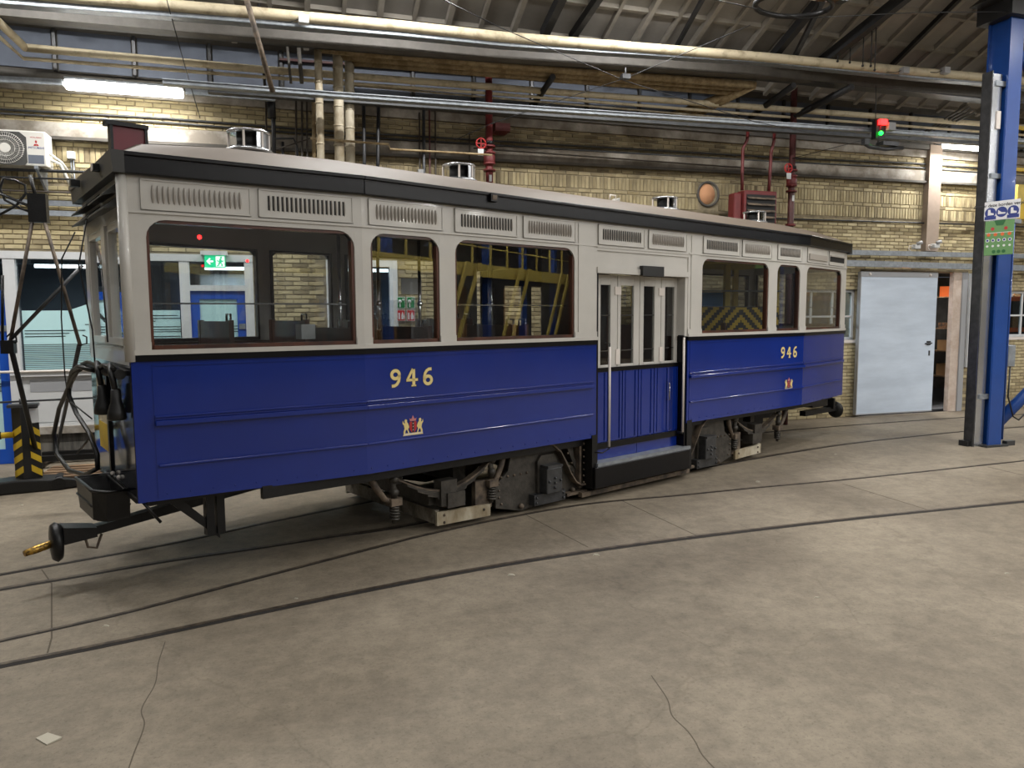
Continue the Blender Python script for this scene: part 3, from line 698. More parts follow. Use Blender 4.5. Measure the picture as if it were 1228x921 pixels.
# destination box on the near end of the roof
dx = T_('destination_box', MB().box(-5.15, -4.93, -.22, -.17, 3.12, 3.42), 'dest_red', label='dark red destination box with black frame')
T_('frame', MB().box(-5.17, -5.15, -.24, -.16, 3.12, 3.42).box(-4.93, -4.91, -.24, -.16, 3.12, 3.42).box(-5.20, -4.905, -.25, -.15, 3.42, 3.45).box(-5.15, -4.93, -.17, -.16, 3.12, 3.42), 'black_gloss', dx)
hm = T_('roof_horn', MB().prism([(.05, 3.27), (.30, 3.27), (.30, 3.40), (.05, 3.29)], -.40, -.30), 'cream', label='pale metal housing on the roof')
T_('housing_wire', MB().tube([(.18, -.35, 3.37), (.18, -.35, 3.43), (.28, -.35, 3.43), (.28, -.35, 3.38)], .008, 6), 'white_bar', hm)
gh = T_('lamp_bracket', MB().box(-2.28, -2.20, -1.14, -1.09, 3.03, 3.10), 'black_iron'); T_('lamp_lens', MB().box(-2.265, -2.215, -1.145, -1.135, 3.045, 3.085), 'rusty_iron', gh)
# ---- near end
def ex(y): return ends(-5.25, y)
def ebox(mb, y0, y1, z0, z1, o0, o1):     # plate on the near end face
    mb.hexa([(ex(y0) - o1, y0, z0), (ex(y0) - o0, y0, z0), (ex(y1) - o0, y1, z0), (ex(y1) - o1, y1, z0), (ex(y0) - o1, y0, z1), (ex(y0) - o0, y0, z1), (ex(y1) - o0, y1, z1), (ex(y1) - o1, y1, z1)])
    return mb
ep = T_('end_panel', ebox(MB(), -.83, .83, .72, 1.66, -.03, .004), 'front_gloss', label='glossy black lower end panel')
T_('end_strip', ebox(MB(), .03, .09, .72, 1.62, 0, .02), 'black_gloss', ep); T_('end_edge', ebox(MB(), -.83, .83, .69, .72, -.03, .012), 'black_iron', ep)
yc = T_('notice_card', ebox(MB(), .12, .56, 1.0, 1.50, .004, .008), 'pipe_cream', ep, label='yellowed notice card')
T_('yellow_card', ebox(MB(), .14, .52, .92, 1.14, .008, .012), 'yellow', ep)
T_('end_wall', ebox(ebox(ebox(ebox(MB(), -.83, .83, 1.66, 1.80, -.03, 0), -.83, .83, 2.68, 2.97, -.03, 0), -.83, -.70, 1.8, 2.68, -.03, 0), .66, .83, 1.8, 2.68, -.03, 0), 'cream', label='cream end wall above the black panel')
T_('end_post', ebox(MB(), -.17, -.02, 1.8, 2.68, -.03, .012), 'cream')
for a, b in ((-.70, -.17), (-.02, .66)):
    f_ = T_('end_window', ebox(ebox(ebox(ebox(MB(), a, b, 1.80, 1.85, -.05, .02), a, b, 2.63, 2.68, -.05, -.005), a, a + .045, 1.8, 2.68, -.05, -.005), b - .045, b, 1.8, 2.68, -.05, -.005), 'cream')
    T_('pane', ebox(MB(), a + .045, b - .045, 1.85, 2.63, -.035, -.03), 'tram_glass', f_)
T_('window_wiper', MB().tube([(-5.30, -.42, 1.82), (-5.32, -.50, 2.0), (-5.29, -.30, 2.35)], .006, 5), 'black_iron')
T_('corner_post', MB().cyl((-5.25, -.83, 1.69), (-5.25, -.83, 2.98), .035, 12), 'cream')
for (a, b, z0) in ((-.72, -.10, 2.77), (-.72, -.10, 2.86), (-.02, .72, 2.78), (-.02, .72, 2.87)):
    T_('ventilation_hood', MB().hexa([(ex(a) - .10, a, z0 - .03), (ex(a), a, z0 + .0), (ex(b), b, z0 + .0), (ex(b) - .10, b, z0 - .03), (ex(a) - .10, a, z0 - .02), (ex(a), a, z0 + .07), (ex(b), b, z0 + .07), (ex(b) - .10, b, z0 - .02)]), 'end_grey')
# jumper sockets, plugs and cable
jb = T_('jumper_bar', MB().cyl((-5.30, -.75, 1.60), (-5.30, .45, 1.60), .035, 12).box(-5.30, -5.24, -.70, .4, 1.585, 1.62).tube([(-5.33, -.72, 1.64), (-5.36, -.5, 1.66), (-5.33, -.3, 1.63), (-5.36, 0, 1.66), (-5.33, .4, 1.62)], .014, 6), 'black_iron')
for y in (-.28, -.70):
    c = T_('jumper_cable', MB().tube([(-5.30, y + .10, 1.62), (-5.34, y + .06, 1.66), (-5.345, y, 1.60), (-5.325, y, 1.46)], .021, 8), 'hose')
    T_('plug', MB().lathe([(.022, .21), (.032, .20), (.036, .12), (.058, .05), (.066, .0), (.055, -.012)], (-5.325, y, 1.29), 16), 'black_plastic', c)
T_('coiled_cable', MB().tube([(-5.34, -.10, 1.60), (-5.38, .25, 1.61), (-5.38, .52, 1.56), (-5.38, .70, 1.44), (-5.38, .72, 1.34), (-5.36, .55, 1.20), (-5.33, .25, 1.07), (-5.33, .0, .93), (-5.33, .02, .82), (-5.36, .35, .72), (-5.40, .80, .69), (-5.42, 1.25, .78), (-5.42, 1.32, .95), (-5.40, 1.10, 1.20), (-5.38, .70, 1.42), (-5.36, .45, 1.56), (-5.34, .3, 1.60)], .019, 8), 'hose')
T_('thin_cable', MB().tube([(-5.30, .05, 2.75), (-5.36, .12, 2.4), (-5.33, -.08, 1.9), (-5.32, -.05, 1.62)], .006, 5), 'hose')
T_('end_cable', MB().tube([(-5.25, .80, 2.72), (-5.34, .92, 2.5), (-5.36, .98, 2.0), (-5.36, .98, 1.5), (-5.38, .75, 1.30), (-5.39, -.20, 1.24)], .006, 5), 'hose')
# sand basket and coupler
bk = [(-5.46, .16), (-5.46, -.42), (-5.39, -.54), (-5.23, -.54), (-5.21, .16)]
sk = T_('catch_basket', MB().prism([(x * .97 - .16, y * .85 - .05) for x, y in bk], .52, .54, 'z'), 'black_iron')
mb = MB(); n_ = len(bk)
inn = [((x + 5.33) * .84 - 5.33, (y + .2) * .9 - .2) for x, y in bk]; lo_ = [(x * .97 - .16, y * .85 - .05) for x, y in bk]
mb.add([(x, y, .74) for x, y in bk] + [(x, y, .53) for x, y in lo_] + [(x, y, .74) for x, y in inn] + [((x + 5.33) * .9 - 5.33, y * .8 - .05, .5) for x, y in inn],
       [(i, (i + 1) % n_, (i + 1) % n_ + n_, i + n_) for i in range(n_)] + [(i, i + 2 * n_, (i + 1) % n_ + 2 * n_, (i + 1) % n_) for i in range(n_)] + [(i + 2 * n_, i + 3 * n_, (i + 1) % n_ + 3 * n_, (i + 1) % n_ + 2 * n_) for i in range(n_)])
T_('wall', mb, 'black_iron', sk); T_('rim', MB().tube([(x, y, .74) for x, y in bk + [bk[0]]], .014, 6), 'black_iron', sk)
T_('rim', MB().tube([(x * .985 - .08, y * .93, .62) for x, y in bk + [bk[0]]], .010, 6), 'black_iron', sk)
T_('bolt', MB().ball((-5.24, -.05, .78), .018).ball((-5.24, -.25, .78), .018), 'white_bar', sk)
T_('stay', MB().cyl((-5.24, .35, .74), (-5.24, -.80, .70), .010, 6).cyl((-5.22, -.80, .70), (-5.1, -.80, .52), .012, 6), 'black_iron', sk)
cp = T_('coupler', MB().hexa([(-5.62, -.18, .32), (-3.6, .20, .46), (-3.6, .30, .46), (-5.62, -.08, .32), (-5.62, -.18, .38), (-3.6, .20, .56), (-3.6, .30, .56), (-5.62, -.08, .38)]), 'black_iron', label='black drawbar coupler with brass pin')
T_('buffer_plate', MB().lathe([(.02, .05), (.13, .03), (.15, .0), (.13, -.03), (.04, -.04)], (-5.66, -.14, .335), 20, 'x'), 'black_iron', cp)
T_('bolster', MB().prism([(-5.62, .32), (-5.40, .34), (-5.40, .41), (-5.62, .45)], -.22, -.04), 'black_iron', cp)
T_('coupling_pin', MB().tube([(-5.66, -.14, .335), (-5.72, -.16, .327), (-5.80, -.18, .315), (-5.87, -.20, .305)], [.026, .03, .03, .022], 10), 'brass', cp)
T_('chain', MB().tube([(-5.48, -.16, .36), (-5.46, -.17, .26), (-5.40, -.16, .24), (-5.36, -.15, .34)], .010, 6), 'rusty_iron', cp)
T_('drawbar_bracket', MB().box(-4.72, -4.66, -.62, -.54, .30, .66).box(-4.64, -4.58, -.62, -.54, .30, .66).prism([(-5.0, .62), (-4.62, .26), (-4.62, .33), (-4.9, .62)], -.60, -.56), 'black_iron')
fb = T_('far_coupler', MB().box(4.6, 5.65, -.56, -.46, .37, .45), 'black_iron'); T_('buffer_plate', MB().lathe([(.03, -.05), (.12, -.03), (.14, 0), (.12, .03)], (5.70, -.51, .38), 20, 'x'), 'black_iron', fb)
T_('hanger', MB().box(5.45, 5.50, -.60, -.42, .42, .60).box(4.7, 5.2, -.62, -.42, .5, .64), 'black_iron', fb)
# ---- underframe, trucks, wheels
T_('floor_frame', MB().box(-5.15, 5.15, -.72, .72, .63, .72).box(-4.4, -.8, -.95, -.90, .60, .70).box(.8, 4.4, -.95, -.90, .62, .70).box(-4.9, 4.9, .86, .92, .58, .70), 'black_iron', label='black underframe')
T_('bottom_rail', MB().box(-.95, .95, -1.0, -.94, .05, .10), 'rusty_iron'); T_('floor_plate', MB().box(-.78, .78, -.90, .9, .36, .40), 'black_iron')
wh = MB().lathe([(.05, -.09), (.06, -.02), (.10, .0), (.26, .02), (.31, -.01), (.375, -.01), (.378, .045), (.40, .05), (.40, .075), (.30, .075), (.06, .05)], (0, 0, 0), 32, 'y')
wme = wh.mesh('wheel', 'rusty_iron')
def rivets(mb, pts, y, r=.014):
    for x, z_ in pts: mb.ball((x, y, z_), r, 6, 4)
    return mb
for mx, X in ((1, -1.42), (-1, 1.42)):
    ax = T_('axle', MB().cyl((X, -.84, .39), (X, .84, .39), .05, 12), 'iron')
    for sy in (-1, 1):
        o_ = inst('wheel', wme, ax, (X, sy * .70, .395), (0, 0, 0 if sy < 0 else PI))
    for sy in (-1, 1):
        Y = sy * .86
        def px_(pts): return [(X + mx * a, b) for a, b in pts]
        def bx(mb, a0, a1, y0, y1, z0, z1): return mb.box(X + mx * a0, X + mx * a1, sy * y0, sy * y1, z0, z1)
        tf = T_('truck_frame', MB().prism(px_([(-.62, .10), (-.30, .02), (.36, .05), (.50, .10), (.62, .12), (.62, .30), (.40, .40), (.26, .60), (.16, .68), (-.40, .69), (-.46, .45), (-.62, .33)]), Y - .015, Y + .015).prism(px_([(.30, .69), (.40, .50), (.47, .36), (.58, .22), (.61, .18), (.61, .69), (.56, .69), (.56, .45), (.53, .38), (.46, .47), (.42, .69)]), Y - .03, Y - .01), 'iron')
        if sy == -1:
            fl_ = [(X + mx * a, b) for a, b in ((-.04, .69), (.08, .665), (.19, .58), (.27, .45), (.34, .33), (.42, .225), (.50, .18), (.60, .175))]
            mbf = MB()
            for (a, b), (c_, d_) in zip(fl_[:-1], fl_[1:]):
                mbf.hexa([(a, Y - .11, b - .010), (c_, Y - .11, d_ - .010), (c_, Y, d_ - .010), (a, Y, b - .010), (a, Y - .11, b + .010), (c_, Y - .11, d_ + .010), (c_, Y, d_ + .010), (a, Y, b + .010)])
            T_('flange', mbf, 'rusty_iron', tf)
            T_('lower_flange', bx(MB(), .30, .60, .84, .95, .08, .11), 'rusty_iron', tf)
            T_('post', bx(bx(MB(), .49, .52, .86, .94, .14, .69), .57, .60, .86, .96, .14, .69), 'rusty_iron', tf)
            rv = rivets(MB(), px_([(-.55 + .085 * k, .40) for k in range(5)] + [(-.58, .34), (-.58, .27), (-.58, .20), (-.55, .13)]), Y - .018)
            rivets(rv, px_([(.30, .66), (.36, .53), (.42, .42), (.44, .32), (.52, .25), (.36, .60), (.60, .32), (.64, .2)]), Y - .034, .012)
            rivets(rv, [(X + mx * .545, .20 + .07 * k) for k in range(7)], -.95, .012)
            T_('rivets', rv, 'rusty_iron', tf, kind='stuff')
            T_('bolt', MB().ball((X - mx * .30, Y - .03, .07), .03, 8, 5).ball((X + mx * .42, Y - .05, .13), .026, 8, 5).ball((X + mx * .37, Y - .03, .38), .026, 8, 5), 'rusty_iron', tf)
            ab = T_('axle_box', bx(MB(), -.06, .16, .88, 1.02, .17, .44), 'steel_dark', bev=.012, label='grey axle box')
            T_('cover', MB().prism(px_([(-.09, .14), (.19, .14), (.19, .50), (.14, .56), (-.04, .56), (-.09, .50)]), Y - .02, Y - .05), 'iron', ab)
            T_('lid', bx(MB(), -.055, .155, .90, 1.03, .44, .465), 'steel_dark', ab)
            T_('keeper', MB().hexa([(X + mx * -.18, Y - .10, .06), (X + mx * .26, Y - .10, .06), (X + mx * .26, Y, .06), (X + mx * -.18, Y, .06), (X + mx * -.18, Y - .10, .17), (X + mx * .26, Y - .10, .17), (X + mx * .26, Y, .17), (X + mx * -.18, Y, .17)]), 'steel_dark', ab)
            kb = MB()
            for a, b in ((-.15, .14), (-.15, .085), (.23, .14), (.23, .085), (-.03, .30), (.13, .30), (.05, .33), (.05, .28), (.05, .23)): kb.ball((X + mx * a, Y - .105 if abs(a) > .14 else -1.03, b), .014, 6, 4)
            T_('bolts', kb, 'steel_dark', ab, kind='stuff')
        # leaf spring outboard of the axle
        sx = lambda a: X + mx * a
        def leafpt(t, dz=0.): return (sx(-.66 - 1.10 * t), Y + 0, .60 - .20 * math.sin(PI * t) ** 1.0 + dz - .03 * t)
        ls = None
        for k in range(5):
            t0 = .10 * k; pts = [leafpt(t0 + (1 - 2 * t0) * i / 10, -.018 * k) for i in range(11)]
            mbk = MB()
            for p_, q_ in zip(pts[:-1], pts[1:]):
                mbk.hexa([(p_[0], Y - .035, p_[2] - .008), (q_[0], Y - .035, q_[2] - .008), (q_[0], Y + .035, q_[2] - .008), (p_[0], Y + .035, p_[2] - .008), (p_[0], Y - .035, p_[2] + .008), (q_[0], Y - .035, q_[2] + .008), (q_[0], Y + .035, q_[2] + .008), (p_[0], Y + .035, p_[2] + .008)])
            if ls is None: ls = T_('leaf_spring', mbk, 'rusty_iron', label='curved leaf spring')
            else: T_('leaf', mbk, 'iron', ls)
        T_('spring_clamp', bx(bx(MB(), -1.30, -1.12, .80, .92, .24, .48), -1.24, -1.04, .78, .94, .22, .36), 'iron', ls)
        for t, zt in ((0., .60), (1., .57)):
            xx = sx(-.66 - 1.10 * t - .02)
            T_('shackle', MB().tube([(xx, Y - .02, zt + .03), (xx + mx * -.02, Y - .02, zt + .0), (xx, Y - .02, zt - .10), (xx, Y - .02, zt - .17)], .028, 8).ball((xx, Y - .03, zt), .045, 8, 5).ball((xx, Y - .03, zt - .12), .042, 8, 5), 'iron', ls)
            hx_ = (sx(-.50), sx(-.66)) if t == 0 else (sx(-2.05), sx(-1.80))
            T_('spring_hanger', MB().tube([(hx_[0], Y - .02, .70), (hx_[0] + (hx_[1] - hx_[0]) * .35, Y - .02, .52), (hx_[0] + (hx_[1] - hx_[0]) * .7, Y - .02, .40), (xx, Y - .02, .355)], [.035, .032, .028, .03], 6).box(xx - .055, xx + .055, Y - .07, Y + .03, .335, .40), 'rusty_iron', ls)
            hel = [(xx + .038 * math.cos(a_ * PI / 4), Y - .02 + .038 * math.sin(a_ * PI / 4), .335 - .13 * a_ / 40) for a_ in range(41)]
            T_('coil_spring', MB().tube(hel, .011, 6).cyl((xx, Y - .02, .335), (xx, Y - .02, .17), .02, 8), 'iron', ls)
        if sy == -1: T_('bracket_plate', bx(MB(), -.86, -.66, .80, .86, .12, .40), 'rusty_iron', tf)
    # life guard boards round the wheels
    lg = T_('life_guard', MB().box(X + mx * -1.33, X + mx * -1.29, -.86, .86, .07, .20), 'plank', label='whitish wooden life guard boards')
    T_('side_board', MB().hexa([(X + mx * -1.33, -.89, .06), (X + mx * -.70, -.89, .045), (X + mx * -.70, -.86, .045), (X + mx * -1.33, -.86, .06), (X + mx * -1.33, -.89, .19), (X + mx * -.70, -.89, .16), (X + mx * -.70, -.86, .16), (X + mx * -1.33, -.86, .19)]), 'pipe_white', lg)
    T_('side_board', MB().box(X + mx * -1.33, X + mx * -.70, .86, .89, .05, .18), 'plank', lg)
    T_('rear_board', MB().box(X + mx * -2.02, X + mx * -1.30, .60, .70, .30, .42).box(X + mx * -1.36, X + mx * -1.24, -.80, .80, .24, .36), 'iron', lg)
    bt = MB()
    for a, z_ in ((-1.25, .15), (-.78, .12), (-1.25, .08)): bt.ball((X + mx * a, -.893, z_), .014, 6, 4)
    T_('bolts', bt, 'rusty_iron', lg, kind='stuff')
    T_('brake_cylinder', MB().cyl((X - mx * 1.9, .1, .5), (X - mx * 1.1, .1, .5), .09, 14).box(X - mx * .9, X - mx * .75, -.55, .55, .35, .6).box(X - mx * 1.62, X - mx * 1.52, -.60, -.48, .44, .6), 'iron')
# ---- interior
T_('floor', MB().prism([(-5.15, -.76), (-3.55, -.98), (-.8, -.98), (-.8, .98), (-3.55, .98), (-5.1, .76)], .74, .80, 'z'), 'wood_dark')
T_('floor', MB().prism([(5.15, -.76), (3.55, -.98), (.8, -.98), (.8, .98), (3.55, .98), (5.15, .76)], .74, .80, 'z'), 'wood_dark')
T_('ceiling_lining', MB().prism([(-5.15, -.76), (-3.55, -.98), (3.55, -.98), (5.15, -.76), (5.15, .76), (3.55, .98), (-3.55, .98), (-5.1, .76)], 3.04, 3.06, 'z'), 'inner_cream')
T_('inner_panelling', sbox(sbox(MB(), -EX + .02, -.80, .8, 1.76, -.05, -.037, -1), .80, EX - .02, .8, 1.76, -.05, -.037, -1), 'wood_brown')
T_('inner_panelling', sbox(sbox(MB(), -EX + .02, -.80, .8, 1.76, -.05, -.037, 1), .80, EX - .02, .8, 1.76, -.05, -.037, 1), 'wood_brown')
T_('far_door', MB().box(-.78, -.40, .93, .96, .4, 2.44).box(-.10, .06, .93, .96, .4, 2.44).box(.26, .48, .93, .96, .4, 2.44).box(.62, .78, .93, .96, .4, 2.44).box(-.78, .78, .93, .96, .4, 1.4).box(-.78, .78, .93, .96, 2.38, 2.98), 'wood_dark')
T_('partition', MB().box(-.84, -.80, -.92, -.25, .4, 3.0).box(-.84, -.80, .35, .95, .4, 1.7).box(-.84, -.80, .35, .95, 2.55, 3.0), 'wood_brown')
T_('partition', MB().box(.80, .84, -.92, -.35, .4, 3.0).box(.80, .84, .25, .95, .4, 3.0), 'wood_brown')
def fbox(mb, y0, y1, z0, z1, o0=0., o1=.03): return mb.box(EX - o1, EX - o0, y0, y1, z0, z1)
T_('end_wall', fbox(fbox(fbox(fbox(fbox(MB(), -.83, .83, .69, 1.80), -.83, .83, 2.68, 2.98), -.83, -.74, 1.8, 2.68), .74, .83, 1.8, 2.68), -.04, .04, 1.8, 2.68), 'cream', label='cream far end wall')
for a, b in ((-.74, -.04), (.04, .74)): T_('end_window', fbox(fbox(fbox(MB(), a, a + .03, 1.8, 2.68, .03, .06), b - .03, b, 1.8, 2.68, .03, .06), a, b, 1.8, 1.84, .03, .06), 'wood_brown'); T_('end_pane', fbox(MB(), a, b, 1.8, 2.68, .01, .015), 'tram_glass')
T_('partition', MB().box(3.75, 3.79, .30, .94, .8, 1.75), 'wood_brown')
sm_seat = MB().box(-.20, .20, -.42, .42, 1.18, 1.26).mesh('seat', 'seat_leather')
def seat(x, y, facing, hgt=1.98):
    s_ = T_('bench', MB().box(x - .20, x + .20, y - .40, y + .40, 1.14, 1.24), 'seat_leather')
    T_('backrest', MB().box(x + facing * .20, x + facing * .235, y - .40, y + .40, 1.2, hgt).box(x + facing * .195, x + facing * .24, y - .42, y - .36, .8, hgt + .01).box(x + facing * .195, x + facing * .24, y + .36, y + .42, .8, hgt + .01), 'wood_brown', s_)
    T_('support', MB().box(x - .15, x + .15, y - .3, y + .3, .8, 1.14), 'wood_dark', s_)
    T_('grab_handle', MB().tube([(x + facing * .22, y - .40, hgt - .08), (x + facing * .22, y - .40, hgt + .06), (x + facing * .22, y - .30, hgt + .06), (x + facing * .22, y - .30, hgt)], .010, 6), 'chrome', s_)
for x, f_ in ((-4.45, 1), (-3.75, 1), (-3.0, 1), (-2.0, 1), (-1.4, -1)):
    for y in (-.45, .47):
        if y > 0 or x > -4.4: seat(x, y, f_, 1.90 if y < 0 else 1.96)
for x, f_ in ((1.5, 1), (2.3, -1), (3.1, 1)):
    seat(x, .52, f_, 1.86)
for x, y in ((-3.28, -.12), (-2.87, -.12), (-2.45, -.2), (-1.55, -.22), (-1.28, .15), (1.95, -.2), (-.55, -.55), (.35, .2)):
    T_('grab_pole', MB().cyl((x, y, .8 if abs(x) > .8 else .4), (x, y, 3.06), .016, 10).ball((x, y, 2.12), .03, 8, 5).ball((x, y, 1.86), .028, 8, 5), 'chrome')
T_('luggage_rail', MB().cyl((-5.0, -.72, 2.86), (-.85, -.72, 2.86), .012, 8), 'black_iron'); T_('luggage_rail', MB().cyl((-5.0, .72, 2.86), (-.85, .72, 2.86), .012, 8), 'black_iron')
T_('indicator_light', MB().ball((-4.55, -.2, 2.64), .018).ball((-3.9, .5, 2.52), .014), 'led_red', label='small red lights inside the car')
T_('ticket_box', MB().box(-3.75, -3.62, -.30, -.18, 1.80, 1.93), 'white_panel')
T_('notice_board', MB().box(-2.52, -2.28, .02, .03, 2.22, 2.38), 'sign_white')
T_('plastic_shield', MB().prism([(-2.92, 1.80), (-2.62, 1.80), (-2.45, 2.2), (-2.62, 2.15), (-2.86, 2.15)], -.25, -.245), 'tram_glass')
# ---- numerals and arms (painted on, a millimetre proud)
def _ell(cx, cz, rx, rz, a0, a1, n): return [(cx + rx * math.cos(R(a0 + (a1 - a0) * i / n)), cz + rz * math.sin(R(a0 + (a1 - a0) * i / n))) for i in range(n + 1)]
NINE = [(_ell(0, .20, .235, .215, 0, 360, 20), .175), ([(.235, .20), (.235, .02), (.19, -.17), (.08, -.32), (-.07, -.40), (-.24, -.405)], .165)]
GLYPH = {'9': NINE, '6': [([(-x, -z_) for x, z_ in l_], w_) for l_, w_ in NINE],
         '4': [([(.06, .46), (-.10, .20), (-.29, -.12)], .14), ([(-.36, -.14), (.37, -.14)], .14), ([(.11, .44), (.11, -.46)], .18), ([(-.04, -.455), (.26, -.455)], .08)]}
def numerals(x, z, h, side=-1):
    for i, ch in enumerate('946'):
        xx = x + (i - 1) * h * 1.04
        for nm, mat, gr, dy, par in (('numeral_outline', 'outline', .055, .0012, None), ('numeral', 'gold', .0, .0028, 1)):
            mb = MB()
            for l_, w_ in GLYPH[ch]:
                P = [Vector(p) for p in l_]; closed = (P[0] - P[-1]).length < 1e-4; L_, R_ = [], []
                for k, p in enumerate(P):
                    t = ((P[1] - P[-2]) if closed and k in (0, len(P) - 1) else (P[min(k + 1, len(P) - 1)] - P[max(k - 1, 0)])).normalized()
                    if not closed and k == 0: p = p - t * gr * .5
                    if not closed and k == len(P) - 1: p = p + t * gr * .5
                    q = Vector((-t.y, t.x)) * (w_ / 2 + gr / 2); L_.append(p + q); R_.append(p - q)
                for k in range(len(P) - 1):
                    q = []
                    for o_ in (dy - .0012, dy):
                        for v in (R_[k], R_[k + 1], L_[k + 1], L_[k]):
                            X_ = xx + v.x * h; q.append((X_, -(hw(X_) + o_), z + v.y * h))
                    mb.hexa(q)
            T_(nm, mb, mat)
numerals(-3.10, 1.472, .158); numerals(3.15, 1.465, .158)
def arms(x, z, s):
    y = -hw(x) - .002
    def P(pts, mat, nm, par, dy=0.):
        return T_(nm, MB().prism([(x + a * s, z + b * s) for a, b in pts], y - dy, y - dy - .0012), mat, par)
    base = P([(-.105, -.075), (.105, -.075), (.095, -.055), (-.095, -.055)], 'gold', 'coat_of_arms', tram, .001)
    base['label'] = 'coat of arms with red shield and two lions'
    P([(-.1, -.062), (-.03, -.056), (.03, -.062), (.1, -.056), (.1, -.066), (-.1, -.072)], 'white_bar', 'ribbon', base, .0022)
    P([(-.036, .045), (.036, .045), (.036, -.02), (.02, -.045), (0, -.055), (-.02, -.045), (-.036, -.02)], 'red', 'shield', base, .0022)
    P([(-.010, .045), (.010, .045), (.010, -.05), (-.010, -.05)], 'outline', 'pale', base, .0034)
    for q in (.028, .0, -.028):
        P([(-.008, q - .008), (0, q - .002), (.008, q - .008), (.002, q), (.008, q + .008), (0, q + .002), (-.008, q + .008), (-.002, q)], 'sign_white', 'cross', base, .0046)
    P([(-.03, .05), (.03, .05), (.036, .075), (.016, .068), (0, .10), (-.016, .068), (-.036, .075)], 'crown_red', 'crown', base, .0022)
    for m_ in (-1, 1):
        pts = [(.040, .0), (.050, .03), (.062, .045), (.062, .065), (.078, .072), (.088, .058), (.082, .035), (.096, .04), (.104, .06), (.108, .035), (.094, .018), (.088, -.01), (.098, -.035), (.10, -.055), (.082, -.055), (.078, -.03), (.064, -.02), (.050, -.055), (.040, -.055), (.052, -.02)]
        P([(m_ * a, b) for a, b in (pts if m_ == 1 else pts[::-1])], 'gold', 'lion', base, .0022)
arms(-3.10, 1.045, .98); arms(3.165, 1.01, .98)
#SPLIT2
# ================================================================ GLAZED OFFICE FRONT (left part of the back wall)
GY = .06        # glazing plane, a little inside the wall face
def wbox(mb, u0, u1, z0, z1, o0, o1): return mb.box(u0, u1, -o0, -o1, z0, z1)
wf = struct('window_1', wbox(wbox(wbox(wbox(wbox(MB(), -19.6, -14.75, 2.80, 2.90, .03, -.12), -17.93, -17.79, 0, 2.80, .02, -.10), -15.75, -15.62, 0, 2.8, .02, -.10), -14.87, -14.75, 0, 2.8, .02, -.10), -15.62, -14.87, 2.38, 2.46, .02, -.10), 'white_frame', 'W')
for u0, u1, z0, z1 in ((-19.5, -17.93, 2.46, 2.8), (-17.79, -15.75, 1.26, 2.8), (-15.62, -14.87, 2.46, 2.8)):
    ob('pane', MB().box(u0, u1, GY, GY + .01, z0, z1), 'office_glass', 'W', wf)
ob('sill', wbox(MB(), -17.79, -15.75, 1.20, 1.26, .06, -.10), 'white_frame', 'W', wf)
ob('parapet_panel', wbox(wbox(wbox(MB(), -17.79, -15.75, .52, 1.20, .0, -.08), -17.7, -15.85, .56, 1.16, .012, 0), -17.79, -15.75, .50, .54, .03, 0), 'white_panel', 'W', wf)
ob('parapet_band', wbox(MB(), -17.70, -15.85, .98, 1.15, .016, .012), 'grey_panel', 'W', wf)
ob('rail', MB().cyl((-19.5, -.07, 1.27), (-15.7, -.07, 1.27), .018, 8), 'white_bar', 'W', wf)
fm = ob('film', MB().box(-17.76, -15.77, GY - .008, GY - .003, 1.28, 2.10).prism([(-17.2, 2.1), (-16.7, 2.1), (-16.7, 2.28)], GY - .008, GY - .003), 'film', 'W', wf, label='mint frosted film')
sb = MB()
for k in range(14): sb.box(-17.76, -15.77, GY - .012, GY - .008, 1.29 + .026 * k, 1.297 + .026 * k)
for z_, a, b in ((1.82, -17.74, -17.0), (1.78, -17.74, -17.2), (1.74, -17.74, -17.25), (1.90, -17.0, -16.2), (1.94, -16.9, -16.1), (1.98, -16.8, -15.77), (2.02, -16.7, -15.8), (1.72, -16.6, -15.78), (1.69, -16.7, -15.78)): sb.box(a, b, GY - .012, GY - .008, z_, z_ + .010)
for z_ in (1.86, 1.82, 1.79): sb.box(-16.25, -15.77, GY - .012, GY - .008, z_, z_ + .009)
ob('stripe_band', sb, 'line_black', 'W', wf, kind='stuff')
struct('trim_6', wbox(MB(), -17.79, -15.75, .40, .50, .10, 0), 'concrete_beam', 'W')
struct('trim_7', wbox(MB(), -17.80, -15.74, 0, .40, .04, 0), 'plinth', 'W')
def glazed_door(nm, u0, u1, z1, frame, film=True):
    f = .12
    d_ = struct(nm, wbox(wbox(wbox(wbox(MB(), u0, u0 + f, 0, z1, -.02, -.08), u1 - f, u1, 0, z1, -.02, -.08), u0 + f, u1 - f, z1 - f, z1, -.02, -.08), u0 + f, u1 - f, 0, .2, -.02, -.08), frame, 'W')
    ob('pane', MB().box(u0 + f, u1 - f, .05, .06, .2, z1 - f), 'film' if film else 'office_glass', 'W', d_)
    if film:
        sb = MB()
        for z_ in (1.86, 1.82, 1.78, 1.60, 1.56, 1.30, 1.26, 1.22, 1.18, 1.1, 1.06, 1.0): sb.box(u0 + f, u1 - f, .042, .05, z_, z_ + .010)
        ob('stripe_band', sb, 'line_black', 'W', d_, kind='stuff')
    ob('lock_plate', wbox(MB(), u1 - f + .02, u1 - .01, 1.82, 1.90, -.005, -.02), 'galv', 'W', d_)
    return d_
glazed_door('door_1', -15.62, -14.87, 2.38, 'door_blue'); glazed_door('door_2', -18.9, -17.93, 2.38, 'door_blue')
w2 = struct('window_2', wbox(wbox(wbox(MB(), -13.70, -13.60, 0, 2.86, .02, -.12), -12.74, -12.62, 0, 2.86, .02, -.12), -13.60, -12.74, 2.76, 2.86, .02, -.12), 'white_frame', 'W')
ob('pane', MB().box(-13.6, -12.74, .07, .08, .0, 2.76), 'office_glass', 'W', w2)
